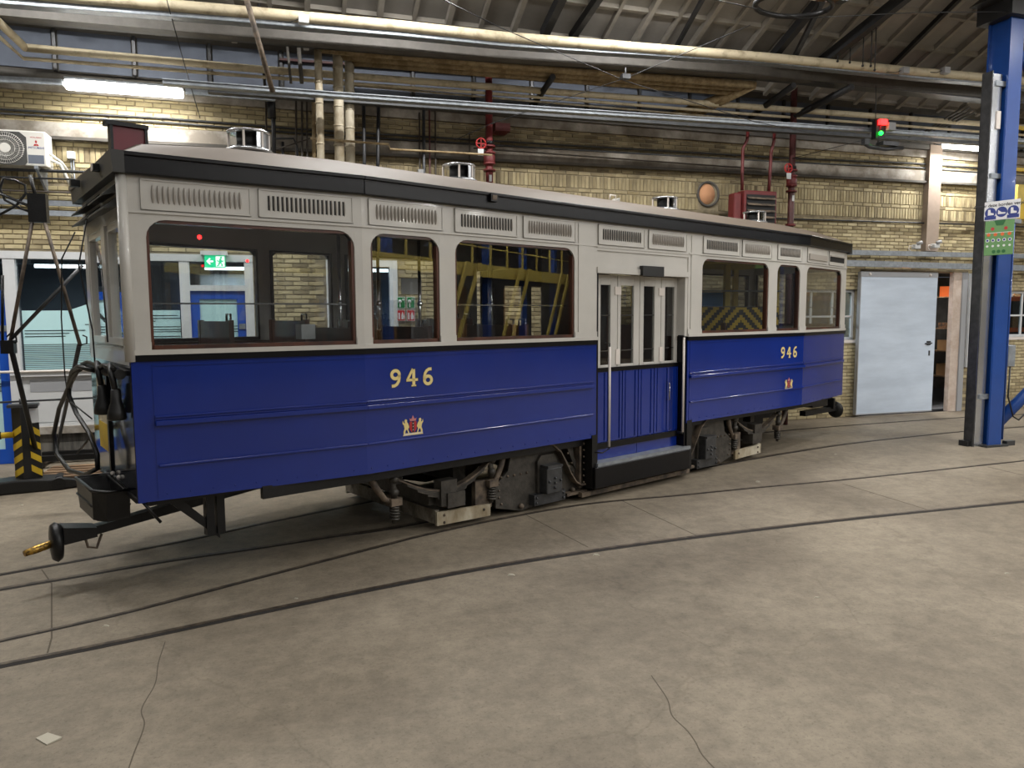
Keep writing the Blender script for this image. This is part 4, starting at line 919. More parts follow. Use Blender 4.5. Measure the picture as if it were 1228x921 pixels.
ob('blind', MB().box(-13.55, -12.8, .5, .52, .3, 1.9), 'grey_panel', 'W', w2)
# things inside the office, dimly seen through the glass
dk = thing('office_desk', 'white desk inside the glazed office', 'desk', 'W', (-16.6, 1.6, 0))
ob('top', MB().box(-17.4, -15.8, 1.2, 2.0, .72, .76), 'white_panel', 'W', dk)
for u, y in ((-17.35, 1.25), (-15.85, 1.25), (-17.35, 1.95), (-15.85, 1.95)): ob('leg', MB().box(u - .03, u + .03, y - .03, y + .03, 0, .72), 'steel_dark', 'W', dk)
lk = thing('cupboard', 'tall white cupboard inside the office behind the blue door', 'cupboard', 'W', (-15.0, 2.6, 0))
ob('body', MB().box(-15.7, -14.2, 2.4, 2.95, 0, 2.75), 'white_panel', 'W', lk); ob('door', MB().box(-15.68, -14.97, 2.38, 2.4, .05, 2.7), 'white_frame', 'W', lk); ob('door', MB().box(-14.93, -14.22, 2.38, 2.4, .05, 2.7), 'white_frame', 'W', lk)
# exit sign over the blue door
es = thing('exit_sign', 'lit green exit sign with white arrow and running figure above the blue door', 'sign', 'W', (-15.20, -.14, 2.70))
su0, su1 = WP(245, 307, .14)[0], WP(270, 307, .14)[0]; sz0, sz1 = WP(257, 321, .14)[1], WP(257, 306, .14)[1]
ob('panel', MB().box(su0, su1, -.14, -.12, sz0, sz1), 'exit_green', 'W', es)
ob('housing', MB().box(su0 - .05, su1 + .03, -.16, -.02, sz1, sz1 + .06), 'white_frame', 'W', es)
cx_, cz_, w_, h_ = (su0 + su1) / 2, (sz0 + sz1) / 2, su1 - su0, sz1 - sz0
def sg(pts, mat='exit_white', nm='symbol', y=-.141, par=es, fr='W'): return ob(nm, MB().prism(pts, y, y - .003), mat, fr, par)
sg([(cx_ - w_ * .42, cz_), (cx_ - w_ * .26, cz_ + h_ * .27), (cx_ - w_ * .20, cz_ + h_ * .22), (cx_ - w_ * .27, cz_ + h_ * .07), (cx_ - w_ * .08, cz_ + h_ * .07), (cx_ - w_ * .08, cz_ - h_ * .07), (cx_ - w_ * .27, cz_ - h_ * .07), (cx_ - w_ * .20, cz_ - h_ * .22), (cx_ - w_ * .26, cz_ - h_ * .27)], nm='arrow')
sg([(cx_ + w_ * .04, cz_ - h_ * .42), (cx_ + w_ * .46, cz_ - h_ * .42), (cx_ + w_ * .46, cz_ + h_ * .42), (cx_ + w_ * .04, cz_ + h_ * .42)], nm='doorway')
rm = MB().prism([(cx_ + w_ * a, cz_ + h_ * b) for a, b in ((.20, .22), (.30, .22), (.34, .05), (.42, .10), (.42, .02), (.33, -.05), (.30, -.10), (.38, -.25), (.34, -.38), (.29, -.36), (.31, -.24), (.24, -.14), (.18, -.36), (.08, -.40), (.08, -.32), (.14, -.29), (.19, -.02), (.12, -.02), (.08, .10), (.12, .12), (.16, .06), (.22, .08))], -.1441, -.146).ball((cx_ + w_ * .30, -.145, cz_ + h_ * .31), h_ * .08)
ob('figure', rm, 'exit_green', 'W', es)
# safety signs beside the glazed opening
for i, (a, b, c, d_) in enumerate(((476, 486, 356, 370), (487.5, 497.5, 356, 370), (476, 486, 371.5, 385), (487.5, 497.5, 371.5, 385))):
    u0, z1 = WP(a, c, .02); u1, z0 = WP(b, d_, .02)
    t = thing('safety_sign', ['green first-aid sign, left of two, on brick behind the tram', 'green first-aid sign, right of two, on brick behind the tram', 'red fire sign, left of two, below the green signs', 'red fire sign, right of two, below the green signs'][i], 'sign', 'W', ((u0 + u1) / 2, -.02, z0), 'safety signs on the brick behind the tram')
    ob('board', MB().box(u0, u1, -.03, -.015, z0, z1), 'sign_white', 'W', t); ob('field', MB().box(u0 + .008, u1 - .008, -.033, -.03, z0 + .008, z1 - .008), 'safe_green' if i < 2 else 'safe_red', 'W', t)
    cu, cz = (u0 + u1) / 2, (z0 + z1) / 2
    if i < 2: ob('cross', MB().box(cu + .01, cu + .05, -.036, -.033, cz + .045, cz + .055).box(cu + .025, cu + .035, -.036, -.033, cz + .03, cz + .07), 'sign_white', 'W', t); ob('symbol', MB().ball((cu - .02, -.033, cz + .02), .028).box(cu - .03, cu - .01, -.037, -.033, cz - .07, cz), 'sign_white', 'W', t)
    else: ob('symbol', MB().box(cu - .045, cu - .02, -.036, -.033, cz - .06, cz + .04).prism([(cu + .0, cz - .06), (cu + .04, cz - .06), (cu + .05, cz - .02), (cu + .02, cz + .06), (cu + .0, cz + .0)], -.036, -.033), 'sign_white', 'W', t)
# ================================================================ STORAGE ROOM FRONT (right part)
def muntin_window(nm, u0, u1, z0, z1, cols, rows):
    t_ = .035
    mb = MB().box(u0, u1, .06, .12, z0, z0 + .05).box(u0, u1, .06, .12, z1 - .05, z1).box(u0, u0 + .05, .06, .12, z0, z1).box(u1 - .05, u1, .06, .12, z0, z1)
    w_ = struct(nm, mb, 'white_frame', 'W')
    for c in cols: ob('muntin', MB().box(c - t_ / 2, c + t_ / 2, .07, .11, z0, z1), 'white_frame', 'W', w_)
    for r_ in rows: ob('muntin', MB().box(u0, u1, .07, .11, r_ - t_ / 2, r_ + t_ / 2), 'white_frame', 'W', w_)
    cs = [u0] + list(cols) + [u1]; rs = [z0] + list(rows) + [z1]
    for a, b in zip(cs[:-1], cs[1:]):
        for c, d_ in zip(rs[:-1], rs[1:]): ob('pane', MB().box(a, b, .088, .092, c, d_), 'office_glass', 'W', w_)
    ob('sill', MB().box(u0 - .03, u1 + .03, -.04, .1, z0 - .06, z0), 'white_bar', 'W', w_)
muntin_window('window_3', -5.25, -3.78, 1.50, 2.46, (-4.76, -4.27), (1.95,))
muntin_window('window_4', -.16, 2.4, 1.50, 2.46, (.12, .60, 1.1, 1.6), (1.95,))
def rack(u0, u1, y, label):
    t = thing('storage_rack', label, 'rack', 'W', ((u0 + u1) / 2, y, 0), 'orange storage racks behind the wall')
    for u in (u0, u1):
        for yy in (y - .3, y + .3): ob('upright', MB().box(u - .03, u + .03, yy - .03, yy + .03, 0, 2.8), 'steel_dark', 'W', t)
    for z_ in (.55, 1.12, 1.62, 2.32):
        ob('beam', MB().box(u0, u1, y - .34, y - .29, z_ - .05, z_ + .05), 'rack_orange', 'W', t); ob('shelf', MB().box(u0, u1, y - .3, y + .3, z_ + .03, z_ + .05), 'pallet_wood', 'W', t)
    return t
rack(-5.4, -3.5, 1.3, 'orange and steel storage rack behind the window left of the sliding door')
rack(-2.3, -.9, 1.3, 'orange and steel storage rack seen past the sliding door edge')
rack(-.3, 2.2, 1.3, 'orange and steel storage rack behind the window right of the pillar')
random.seed(11)
kk = 0
for (u0, u1) in ((-5.3, -3.6), (-2.2, -1.0), (-.2, 2.1)):
    for z_ in (.60, 1.17, 1.67, 2.37):
        u = u0 + .05
        while u < u1 - .25:
            w_ = random.uniform(.16, .34); h_ = random.uniform(.12, .30); m_ = random.choice(['carton', 'carton', 'pallet_wood', 'rack_orange', 'grey_plastic', 'rust'])
            where = 'left of the sliding door' if u < -3 else ('past the sliding door edge' if u < -.8 else 'behind the right-hand window')
            bx_ = ob('stored_box', MB().box(u, u + w_, 1.05, 1.45, z_, z_ + h_), m_, 'W', None, label='small stored box on the %s shelf of the orange rack ' % {.60: 'lowest', 1.17: 'second', 1.67: 'third', 2.37: 'top'}[z_] + where, cat='box', group='boxes on the %s shelf of the rack ' % {.60: 'lowest', 1.17: 'second', 1.67: 'third', 2.37: 'top'}[z_] + where)
            u += w_ + random.uniform(.02, .15); kk += 1
# sliding door, its rails, the opening's jamb
dz0, dz1 = .05, 2.80; du0, du1 = WP(1028, 420, .14)[0], WP(1119, 420, .14)[0]
sd = struct('door_3', MB().box(du0, du1, -.17, -.11, dz0, dz1), 'door_white', 'W')
ob('door_edge', MB().box(du0 - .012, du0, -.18, -.10, dz0, dz1).box(du0, du1, -.178, -.17, dz1 - .10, dz1).box(du0, du1, -.176, -.17, dz0, dz0 + .02), 'grey_panel', 'W', sd)
hu, hz = WP(1112, 412, .17)
ob('handle', MB().tube([(hu - .05, -.17, hz), (hu - .05, -.21, hz), (hu + .07, -.21, hz + .01), (hu + .07, -.17, hz)], .014, 8).box(hu - .02, hu + .08, -.18, -.17, hz - .03, hz + .05), 'steel_dark', 'W', sd)
ob('escutcheon', MB().box(hu + .04, hu + .07, -.18, -.17, hz - .24, hz - .14), 'steel_dark', 'W', sd)
for u in (du0 + .2, du1 - .2): ob('roller_bolt', MB().ball((u, -.175, dz1 - .05), .03), 'white_bar', 'W', sd)
struct('trim_8', MB().box(-1.40, -1.18, -.02, .08, 0, 2.82), 'plaster_pink', 'W'); struct('trim_9', MB().box(-1.19, -1.06, -.05, .2, 0, 2.82), 'grey_panel', 'W')
gd = struct('door_4', MB().box(-1.04, -.96, -.10, -.04, .9, 2.80), 'white_frame', 'W')
def run(name, pxs, out, r, mat, label=None, cat='pipe', n=8, ends_=(0, 0), group=None, parent=None, extra=None):
    pts = [];
    for i, p in enumerate(pxs):
        o_ = out[i] if isinstance(out, (list, tuple)) else out
        u, z_ = WP(p[0], p[1], o_); pts.append(Vector((u, -o_, z_)))
    if ends_[0]: pts.insert(0, pts[0] + (pts[0] - pts[1]).normalized() * ends_[0])
    if ends_[1]: pts.append(pts[-1] + (pts[-1] - pts[-2]).normalized() * ends_[1])
    mb = MB().tube(pts, r, n)
    if parent: return ob(name, mb, mat, 'W', parent)
    return ob(name, mb, mat, 'W', None, label=label, cat=cat, group=group)
def bar(name, pxs, out, h, dpt, mat, label=None, cat='beam', ext=(0, 0), parent=None, lip=0):
    pts = [WP(p[0], p[1], out) for p in pxs]
    if ext[0]:
        a, b = pts[0], pts[1]; k = ext[0] / math.hypot(a[0] - b[0], a[1] - b[1]); pts.insert(0, (a[0] + (a[0] - b[0]) * k, a[1] + (a[1] - b[1]) * k))
    if ext[1]:
        a, b = pts[-1], pts[-2]; k = ext[1] / math.hypot(a[0] - b[0], a[1] - b[1]); pts.append((a[0] + (a[0] - b[0]) * k, a[1] + (a[1] - b[1]) * k))
    mb = MB()
    for (a, za), (b, zb) in zip(pts[:-1], pts[1:]):
        def seg(z0, z1, y0, y1): mb.hexa([(a, y0, za + z0), (b, y0, zb + z0), (b, y1, zb + z0), (a, y1, za + z0), (a, y0, za + z1), (b, y0, zb + z1), (b, y1, zb + z1), (a, y1, za + z1)])
        if lip: seg(-h / 2, h / 2, -out - dpt, -out - dpt + .01); seg(-h / 2, h / 2, -out - .01, -out); seg(-h / 2, -h / 2 + .01, -out - dpt, -out); seg(h / 2 - .012, h / 2, -out - dpt - .02, -out - dpt + .01)
        else: seg(-h / 2, h / 2, -out - dpt, -out)
    if parent: return ob(name, mb, mat, 'W', parent)
    return ob(name, mb, mat, 'W', None, label=label, cat=cat)
bar('door_rail', [(1016, 303), (1160, 306)], .16, .09, .08, 'galv', 'upper galvanised sliding-door rail on the wall', 'rail', (2.6, 4))
bar('door_rail', [(1016, 316), (1160, 320)], .20, .11, .10, 'galv', 'lower galvanised sliding-door rail directly above the white door', 'rail', (2.6, 4))
# ================================================================ SERVICES ON THE WALL AND UNDER THE ROOF
run('insulated_pipe', [(150, 2), (280, 13), (480, 31), (600, 44), (910, 68), (1100, 86), (1228, 97)], 1.7, .068, 'pipe_cream', 'thick cream pipe, highest of the long pipes under the roof', n=14, ends_=(4, 4))
ct = bar('cable_tray', [(150, 17), (280, 27), (480, 44), (600, 56), (910, 76), (1100, 95), (1228, 104)], 1.55, .075, .14, 'galv', 'upper galvanised cable tray right below the thick cream pipe', 'cable tray', (4, 4), lip=1)
bar('roof_beam', [(0, 15), (280, 40), (480, 58), (600, 67), (910, 88), (1150, 112)], 1.15, .17, .16, 'beam_grey', 'long grey beam below the upper cable tray', 'beam', (3, 6))
bar('roof_beam', [(0, 24), (280, 48), (480, 65), (600, 74), (910, 95), (1150, 120)], 1.05, .05, .24, 'steel_dark', 'thin dark flange beam under the long grey beam', 'beam', (3, 6))
for i, (a, b, o_, rr) in enumerate((((381, 58), (905, 102), 1.0, .06), ((405, 66), (893, 105), .86, .065), ((419, 73), (880, 110), .72, .065))):
    t = run('lagged_pipe', [a, ((a[0] + b[0]) / 2, (a[1] + b[1]) / 2 + 1), b], o_, rr, 'pipe_tan', 'tan lagged pipe, %s of the three turning down beside each other' % ['upper', 'middle', 'lower'][i], n=12, group='lagged tan pipes')
    u, z_ = WP(*a, o_); q = WP([385, 407, 420][i], 205, o_); q2 = WP(a[0] + [2, 1, 0][i], 118, o_)
    ob('drop', MB().tube([(u, -o_, z_ + rr * .6), (q2[0], -o_, q2[1]), (q[0], -o_, q[1] - 1.2)], [rr * [.85, 1.05, 1][i]] * 3, 12), 'pipe_white', 'W', t, label='off-white vertical drop')
    for k in range(6):
        zz = q[1] + (z_ - q[1]) * (k + .3) / 6; uu = q[0] + (u - q[0]) * (k + .3) / 6
        ob('band', MB().cyl((uu, -o_, zz), (uu, -o_, zz + .02), rr * [.85, 1.05, 1][i] + .005, 12), 'pipe_white', 'W', t)
    run('branch', [b, (b[0] - 75, 140)], [o_, .12], rr, 'pipe_tan', parent=t, n=12)
run('insulated_pipe', [(30, 57), (310, 83), (430, 92), (600, 105), (700, 113), (900, 128), (1100, 143), (1228, 152)], .5, .05, 'pipe_cream', 'cream pipe along the fascia, turning up at far left', n=12, ends_=(0, 4))
run('pipe', [(0, 28), (30, 57)], [1.2, .5], .05, 'pipe_cream', 'short slanting cream pipe at the top left corner', n=12, ends_=(1, 0))
run('pipe', [(0, 45), (28, 70), (310, 92), (600, 113), (900, 137), (1228, 162)], [1., .42, .42, .42, .42, .42], .024, 'pipe_cream', 'thin cream pipe just below the fascia pipe', ends_=(1, 3))
run('pipe', [(430, 103), (600, 118), (880, 142)], .35, .016, 'pipe_white', 'thin pale conduit under the fascia pipe', ends_=(.5, 1))
tr = bar('cable_tray', [(228, 103), (400, 116), (600, 130), (850, 146), (1100, 162), (1228, 171)], 1.3, .06, .12, 'galv', 'lower galvanised cable tray crossing the wall from the left wall lamp to the pillar', 'cable tray', (.3, 3), lip=1)
bar('beam', [(250, 111), (400, 122), (600, 136), (850, 153), (1100, 169)], .75, .05, .12, 'galv_dark', 'dark channel just behind the lower cable tray', 'beam', (0, 3))
bar('lighting_trunking', [(0, 96), (76, 100)], .42, .075, .06, 'galv', 'blue-grey trunking left of the left wall lamp', 'trunking', (1, 0))
bar('lighting_trunking', [(223, 111), (330, 119)], .42, .075, .06, 'galv', 'blue-grey trunking right of the left wall lamp', 'trunking', (0, 0))
for k, dz in ((0, 0), (1, 5)):
    run('conduit', [(0, 131 + dz), (200, 142 + dz), (360, 155 + dz), (590, 169 + dz), (780, 180 + dz), (950, 190 + dz), (1100, 196 + dz), (1228, 206 + dz)], .04, .014, 'galv_dark', '%s conduit of the pair running along the wall above the concrete band' % ['upper', 'lower'][k], ends_=(1, 2))
run('conduit', [(900, 261), (1158, 269), (1228, 272)], .06, .016, 'pipe_black', 'black conduit on the brick above the sliding door', ends_=(4, 2))
run('conduit', [(640, 183), (860, 199)], .16, .012, 'pipe_dark', 'thin dark conduit below the pair of conduits', ends_=(1, 1))
run('pipe', [(297, 190), (372, 166)], .2, .01, 'pipe_dark', 'thin dark slanting pipe behind the first roof ventilator')
run('pipe', [(372, 166), (466, 173), (468, 179), (560, 184), (590, 186)], .95, .016, 'pipe_tan', 'thin tan pipe crossing in front of the white drop pipes')
for i, x in enumerate((436, 454)):
    run('pipe', [(x, 118), (x + (1 if i == 0 else -1), 196), (x + (1 if i == 0 else -1), 206)], .5, .026, 'pipe_black', 'black vertical pipe, %s of the pair right of the white pipes' % ['left', 'right'][i], group='black vertical pipes')
run('pipe', [(437, 205), (449, 205.5)], .5, .024, 'pipe_black', 'short black elbow pipe at the foot of the black pair')
vx = [(355, 120, 200, .015, 'pipe_dark'), (362, 120, 200, .015, 'pipe_dark'), (368, 120, 200, .014, 'pipe_dark'), (376, 122, 172, .03, 'pipe_tan'), (503, 135, 214, .012, 'pipe_dark'), (508, 132, 214, .025, 'steel_dark'), (515, 132, 216, .014, 'oxide_dark'), (522, 132, 218, .014, 'pipe_dark'), (563, 158, 205, .01, 'pipe_dark'), (319, 115, 172, .014, 'pipe_dark'), (339, 170, 196, .02, 'pipe_black')]
for i, (x, a, b, r_, m_) in enumerate(vx):
    run('vertical_conduit', [(x, a), (x + .5, b), (x + .8, b + 40)], .10 if x != 508 else .14, r_, m_, ['left brown conduit of three beside the lagged pipes', 'middle brown conduit of three beside the lagged pipes', 'right brown conduit of three beside the lagged pipes', 'tan stub pipe left of the white drop pipes', 'thin left conduit of the bundle mid-wall', 'thick grey conduit in the bundle mid-wall', 'dark red conduit in the bundle mid-wall', 'right conduit of the bundle mid-wall', 'thin dark conduit left of the red standpipe', 'thin conduit left of the black pole', 'short black pipe right of the black pole'][i])
run('pipe', [(326, 166), (352, 166), (356, 175), (358, 200)], .15, .016, 'pipe_black', 'black pipe bending down right of the black pole')
bx_ = thing('junction_box', 'grey box at the foot of the conduit bundle', 'box', 'W', (WP(505, 212, .1)[0], -.1, WP(505, 214, .1)[1]))
u, z_ = WP(505, 209, .12); ob('box', MB().box(u - .05, u + .05, -.16, -.08, z_ - .07, z_ + .07), 'grey_plastic', 'W', bx_)
# red standpipes
def standpipe(x, y0, y1, yf, label, m_='oxide'):
    u, z1 = WP(x, y0, .45); u2, z0 = WP(x, y1, .45)
    t = thing('standpipe', label, 'pipe', 'W', (u, -.45, 0))
    ob('pipe', MB().cyl((u, -.45, 0), (u, -.45, z1 + .3), .055, 14), m_, 'W', t)
    _, zf = WP(x, yf, .45)
    for dz in (0, -.10, -.26, -.36): ob('flange', MB().cyl((u, -.45, zf + dz), (u, -.45, zf + dz + .03), .095, 14), 'oxide', 'W', t)
    ob('valve', MB().lathe([(.06, -.10), (.09, -.05), (.09, .05), (.06, .10)], (u, -.45, zf - .18), 12).cyl((u, -.45, zf - .03), (u - .16, -.55, zf + .02), .02, 8), 'oxide', 'W', t)
    ob('clamp', MB().cyl((u, -.45, zf + .04), (u, -.45, zf + .09), .075, 14), 'black_iron', 'W', t)
    hw_ = [(u - .16 + .075 * math.cos(a * PI / 6), -.56, zf + .03 + .075 * math.sin(a * PI / 6)) for a in range(13)]
    ob('handwheel', MB().tube(hw_, .012, 6).box(u - .23, u - .09, -.565, -.555, zf + .024, zf + .036).box(u - .166, u - .154, -.565, -.555, zf - .04, zf + .10), 'red', 'W', t)
    ob('tag', MB().box(u - .22, u - .13, -.60, -.59, zf - .16, zf - .06), 'white_panel', 'W', t); ob('tag', MB().box(u - .02, u + .02, -.512, -.50, zf - .52, zf - .42), 'white_panel', 'W', t)
    ob('pipe_foot', MB().cyl((u, -.45, z0 + .05), (u, -.45, z0 + .09), .09, 14), 'oxide', 'W', t)
standpipe(586, 92, 228, 177, 'dark red standpipe with handwheel behind the second roof ventilator')
standpipe(953, 92, 275, 206, 'brown-red standpipe with handwheel right of the louvred heater', 'oxide_dark')
u, z_ = WP(602, 153, .3); ob('red_box', MB().box(u - .12, u + .12, -.35, -.05, z_ - .06, z_ + .06), 'oxide', 'W', None, label='dark red box right of the standpipe, high on the wall', cat='box')
run('red_pipe', [(715, 252), (727, 249), (735, 262)], .2, .05, 'oxide', 'dark red bent pipe just above the tram roof')
# louvred heater hung by two red pipes
a = WP(893, 229, .75); b = WP(931, 272, .75)
ht = thing('unit_heater', 'dark red louvred unit heater hanging on two red pipes', 'heater', 'W', ((a[0] + b[0]) / 2, -.5, b[1] - .1))
ob('casing', MB().box(a[0], b[0], -.75, -.52, b[1] - .1, a[1] + .02), 'oxide', 'W', ht, bev=.02)
ob('side_duct', MB().box(a[0] - .16, a[0] - .01, -.70, -.50, b[1] - .1, a[1] - .02), 'oxide', 'W', ht, bev=.03)
for k in range(6):
    z_ = a[1] - .10 - k * .105
    ob('louvre_blade', MB().hexa([(a[0] + .05, -.80, z_ - .03), (b[0] - .05, -.80, z_ - .03), (b[0] - .05, -.76, z_ - .0), (a[0] + .05, -.76, z_), (a[0] + .05, -.80, z_ - .02), (b[0] - .05, -.80, z_ - .02), (b[0] - .05, -.76, z_ + .01), (a[0] + .05, -.76, z_ + .01)]), 'rusty_iron', 'W', ht)
ob('dark_grille', MB().box(a[0] + .04, b[0] - .04, -.757, -.75, b[1] - .08, a[1] - .05), 'slot', 'W', ht)
run('red_drop_pipe', [(897, 156), (896, 168), (891, 178), (890, 215), (890, 228)], .6, .028, 'oxide', 'left red drop pipe feeding the heater', n=8)
run('red_drop_pipe', [(929, 156), (928, 170), (925, 182), (923, 215), (922, 229)], .6, .028, 'oxide', 'right red drop pipe feeding the heater', n=8)
# round opening in the brick
rh = thing('round_vent', 'round hole in the brick closed by a terracotta board', 'vent', 'W', (HC[0], -.0, HC[1] - .25))
ob('board', MB().lathe([(.001, .0), (HC[2] - .01, .0), (HC[2] - .01, -.004), (.001, -.004)], (HC[0] - .035, -.001, HC[1]), 32, 'y'), 'terracotta', 'W', rh)
ob('ring', MB().lathe([(HC[2] + .0, .01), (HC[2] + .0, -.03), (HC[2] + .035, -.03), (HC[2] + .035, .01)], (HC[0], 0, HC[1]), 32, 'y'), 'concrete_dark', 'W', rh)
# air conditioner
ax0, ax1 = WP(-38, 170, .42)[0], WP(55, 175, .42)[0]; az1 = WP(40, 157, .42)[1]; az0 = WP(40, 199, .42)[1]
ac = thing('air_conditioner', 'white outdoor air-conditioning unit on brackets at far left', 'air conditioner', 'W', ((ax0 + ax1) / 2, -.25, az0))
ob('casing', MB().box(ax0, ax1, -.42, -.12, az0, az1), 'ac_white', 'W', ac, bev=.015)
fx, fz = WP(6, 177, .43); fr_ = (az1 - az0) * .47
ob('fan_grille', MB().prism([(fx - fr_ * 1.1, fz - fr_), (fx + fr_ * 1.0, fz - fr_), (fx + fr_ * 1.15, fz - fr_ * .8), (fx + fr_ * 1.15, fz + fr_ * .7), (fx + fr_ * .8, fz + fr_), (fx - fr_ * 1.1, fz + fr_)], -.425, -.42), 'ac_dark', 'W', ac)
gm = MB()
for k in range(48):
    a_ = 2 * PI * k / 48; gm.cyl((fx + .06 * math.cos(a_), -.432, fz + .06 * math.sin(a_)), (fx + fr_ * 1.05 * math.cos(a_ + .25), -.432, fz + fr_ * .95 * math.sin(a_ + .25)), .002, 4)
for q in (.06, .11, .16, .205): gm.tube([(fx + q * math.cos(a_ * PI / 12), -.432, fz + q * .95 * math.sin(a_ * PI / 12)) for a_ in range(25)], .003, 4)
ob('grille_wires', gm, 'ac_white', 'W', ac, kind='stuff')
ob('hub', MB().cyl((fx, -.43, fz), (fx, -.44, fz), .062, 20), 'ac_white', 'W', ac)
lu, lz = WP(43, 172, .43)
for q in ((0, .022), (-.026, -.02), (.026, -.02)):
    ob('logo_diamond', MB().prism([(lu + q[0], lz + q[1] - .024), (lu + q[0] + .014, lz + q[1]), (lu + q[0], lz + q[1] + .024), (lu + q[0] - .014, lz + q[1])] if q[0] == 0 else [(lu + q[0] * 1.2, lz - .03), (lu + q[0] * .1, lz - .03 + .0), (lu + q[0] * -.0, lz - .006), (lu + q[0] * .8, lz - .008)], -.425, -.422), 'red', 'W', ac)
text('MITSUBISHI', .036, 'sign_blue', 'W', ac, (lu, -.421, lz - .055), (PI / 2, 0, 0), 'lettering', .001)
text('MITSUBISHI', .026, 'red', 'W', ac, (lu, -.421, lz + .075), (PI / 2, 0, 0), 'lettering', .001)
ob('data_label', MB().box(lu - .10, lu + .08, -.423, -.42, az0 + .03, az0 + .14), 'fascia', 'W', ac)
for u in (ax0 + .15, ax1 - .12): ob('bracket', MB().box(u - .02, u + .02, -.46, 0, az0 - .04, az0).prism([(-.45, az0 - .04), (0, az0 - .04), (0, az0 - .28), (-.03, az0 - .28)], u - .015, u + .015, 'x'), 'galv', 'W', ac)
ob('pipe_bundle', MB().tube([(ax1, -.25, az0 + .12), (ax1 + .10, -.2, az0 + .08), (ax1 + .16, -.15, az0 - .1), (ax1 + .2, -.06, az0 - .22)], .022, 8).tube([(ax1, -.28, az0 + .2), (ax1 + .12, -.2, az0 + .1), (ax1 + .2, -.06, az0 - .05)], .016, 8), 'ac_white', 'W', ac)
u, z_ = WP(85, 186, .06); sb_ = thing('socket_box', 'small white socket box on the brick right of the air conditioner', 'box', 'W', (u, -.05, z_))
ob('box', MB().box(u - .045, u + .045, -.08, 0, z_ - .05, z_ + .05), 'white_panel', 'W', sb_, bev=.006); ob('conduit', MB().cyl((u + .02, -.03, z_ - .05), (u + .02, -.03, z_ - .65), .01, 6).cyl((u - .01, -.03, z_ - .05), (u - .01, -.03, z_ - .3), .008, 6), 'galv', 'W', sb_)
bar('channel', [(0, 242), (120, 246)], .12, .07, .05, 'galv', 'upper perforated steel channel on the brick behind the pole stand', 'channel', (1, 1))
bar('channel', [(0, 254), (120, 258)], .12, .07, .05, 'galv', 'lower perforated steel channel on the brick behind the pole stand', 'channel', (1, 1))
run('pipe', [(0, 203), (118, 207)], .35, .02, 'pipe_black', 'black bar below the air conditioner', ends_=(1, 1)); run('pipe', [(0, 212), (112, 216)], .3, .012, 'pipe_black', 'thin black bar below the air conditioner', ends_=(1, 1)); run('pipe', [(0, 228), (112, 232)], .2, .012, 'pipe_dark', 'thin brown bar above the steel channels', ends_=(1, 1))
# the concrete pilaster
struct('wall_pilaster', MB().box(-2.28, -1.98, -.14, 0, 3.22, 5.25), 'pilaster', 'W')
for i, (x, y) in enumerate(((1098, 296), (1121, 295))):
    u, z_ = WP(x, y, .2); t = thing('wall_camera', 'small white device on the door rail, %s of two' % ['left', 'right'][i], 'camera', 'W', (u, -.2, z_ - .05), 'white devices on the rail')
    ob('body', MB().box(u - .07, u + .07, -.26, -.16, z_ - .04, z_ + .04), 'white_panel', 'W', t, bev=.01); ob('head', MB().cyl((u - .02, -.24, z_ + .05), (u + .06, -.30, z_ + .08), .035, 10), 'grey_plastic', 'W', t)
    ob('cable', MB().tube([(u - .07, -.2, z_), (u - .15, -.2, z_ + .02), (u - .17, -.2, z_ - .04), (u - .12, -.2, z_ - .08)], .008, 6), 'white_bar', 'W', t)
u, z_ = WP(935, 266, .08)
# ---- roof steelwork (below the coffers)
def roofpt(px, py, drop):       # where a sight line meets the plane lying 'drop' below the roof slope
    r = ray(px, py); a = FR['W'][1]; c, s = math.cos(a), math.sin(a)
    o = to_frame(Vector((0, 0, CAM_H)), 'W'); rx, ry, rz = c * r.x + s * r.y, -s * r.x + c * r.y, r.z
    t = (EZ - drop - SL * o.y - o.z) / (rz + SL * ry)
    return Vector((o.x + rx * t, o.y + ry * t, o.z + rz * t))
def rafter(a, b, drop, w_, label, m_='black_steel', ext=2.5):
    A, B = roofpt(*a, drop), roofpt(*b, drop); dr = (B - A).normalized(); B = B + dr * ext
    h = w_ * 1.3; sd_ = Vector((0, 0, 1)).cross(dr).normalized() * w_ / 2; up = Vector((0, 0, h / 2))
    mb = MB().hexa([A - sd_ - up, A + sd_ - up, B + sd_ - up, B - sd_ - up, A - sd_ + up, A + sd_ + up, B + sd_ + up, B - sd_ + up])
    return ob('roof_strut', mb, m_, 'W', None, label=label, cat='strut')
rafter((652, 42), (672, 0), .25, .11, 'black roof strut, left one of the close pair above mid-tram')
rafter((685, 46), (716, 0), .25, .09, 'black roof strut, right one of the close pair above mid-tram')
rafter((811, 56), (842, 0), .12, .05, 'thin black roof strut right of the close pair')
rafter((925, 70), (970, 15), .25, .10, 'wide black roof strut left of the hanging oval track')
rafter((951, 72), (977, 20), .3, .06, 'narrow dark roof strut under the hanging oval track', 'steel_dark')
ts = rafter((984, 76), (1085, -4), .3, .13, 'heavy black lattice strut with hanging rods at upper right')
rafter((1066, 82), (1148, 0), .08, .06, 'thin black strut right of the lattice strut')
for i, (x, y0, y1) in enumerate(((1036, 40, 80), (1046, 33, 80), (1051, 30, 85), (1020, 52, 76), (1005, 60, 74))):
    p = roofpt(x, y0, .3); q = p + Vector((0, 0, -(y1 - y0) / 84.)); ob('hanging_rod', MB().cyl(p, q, .008, 6).ball(q, .02, 6, 4), 'black_steel', 'W', ts)
def spar(a, oa, b, ob_, r, label, m_='black_steel', n=6, cat='strut'):
    A, B = WP(*a, oa), WP(*b, ob_); return ob('bracket_strut', MB().cyl((A[0], -oa, A[1]), (B[0], -ob_, B[1]), r, n), m_, 'W', None, label=label, cat=cat)
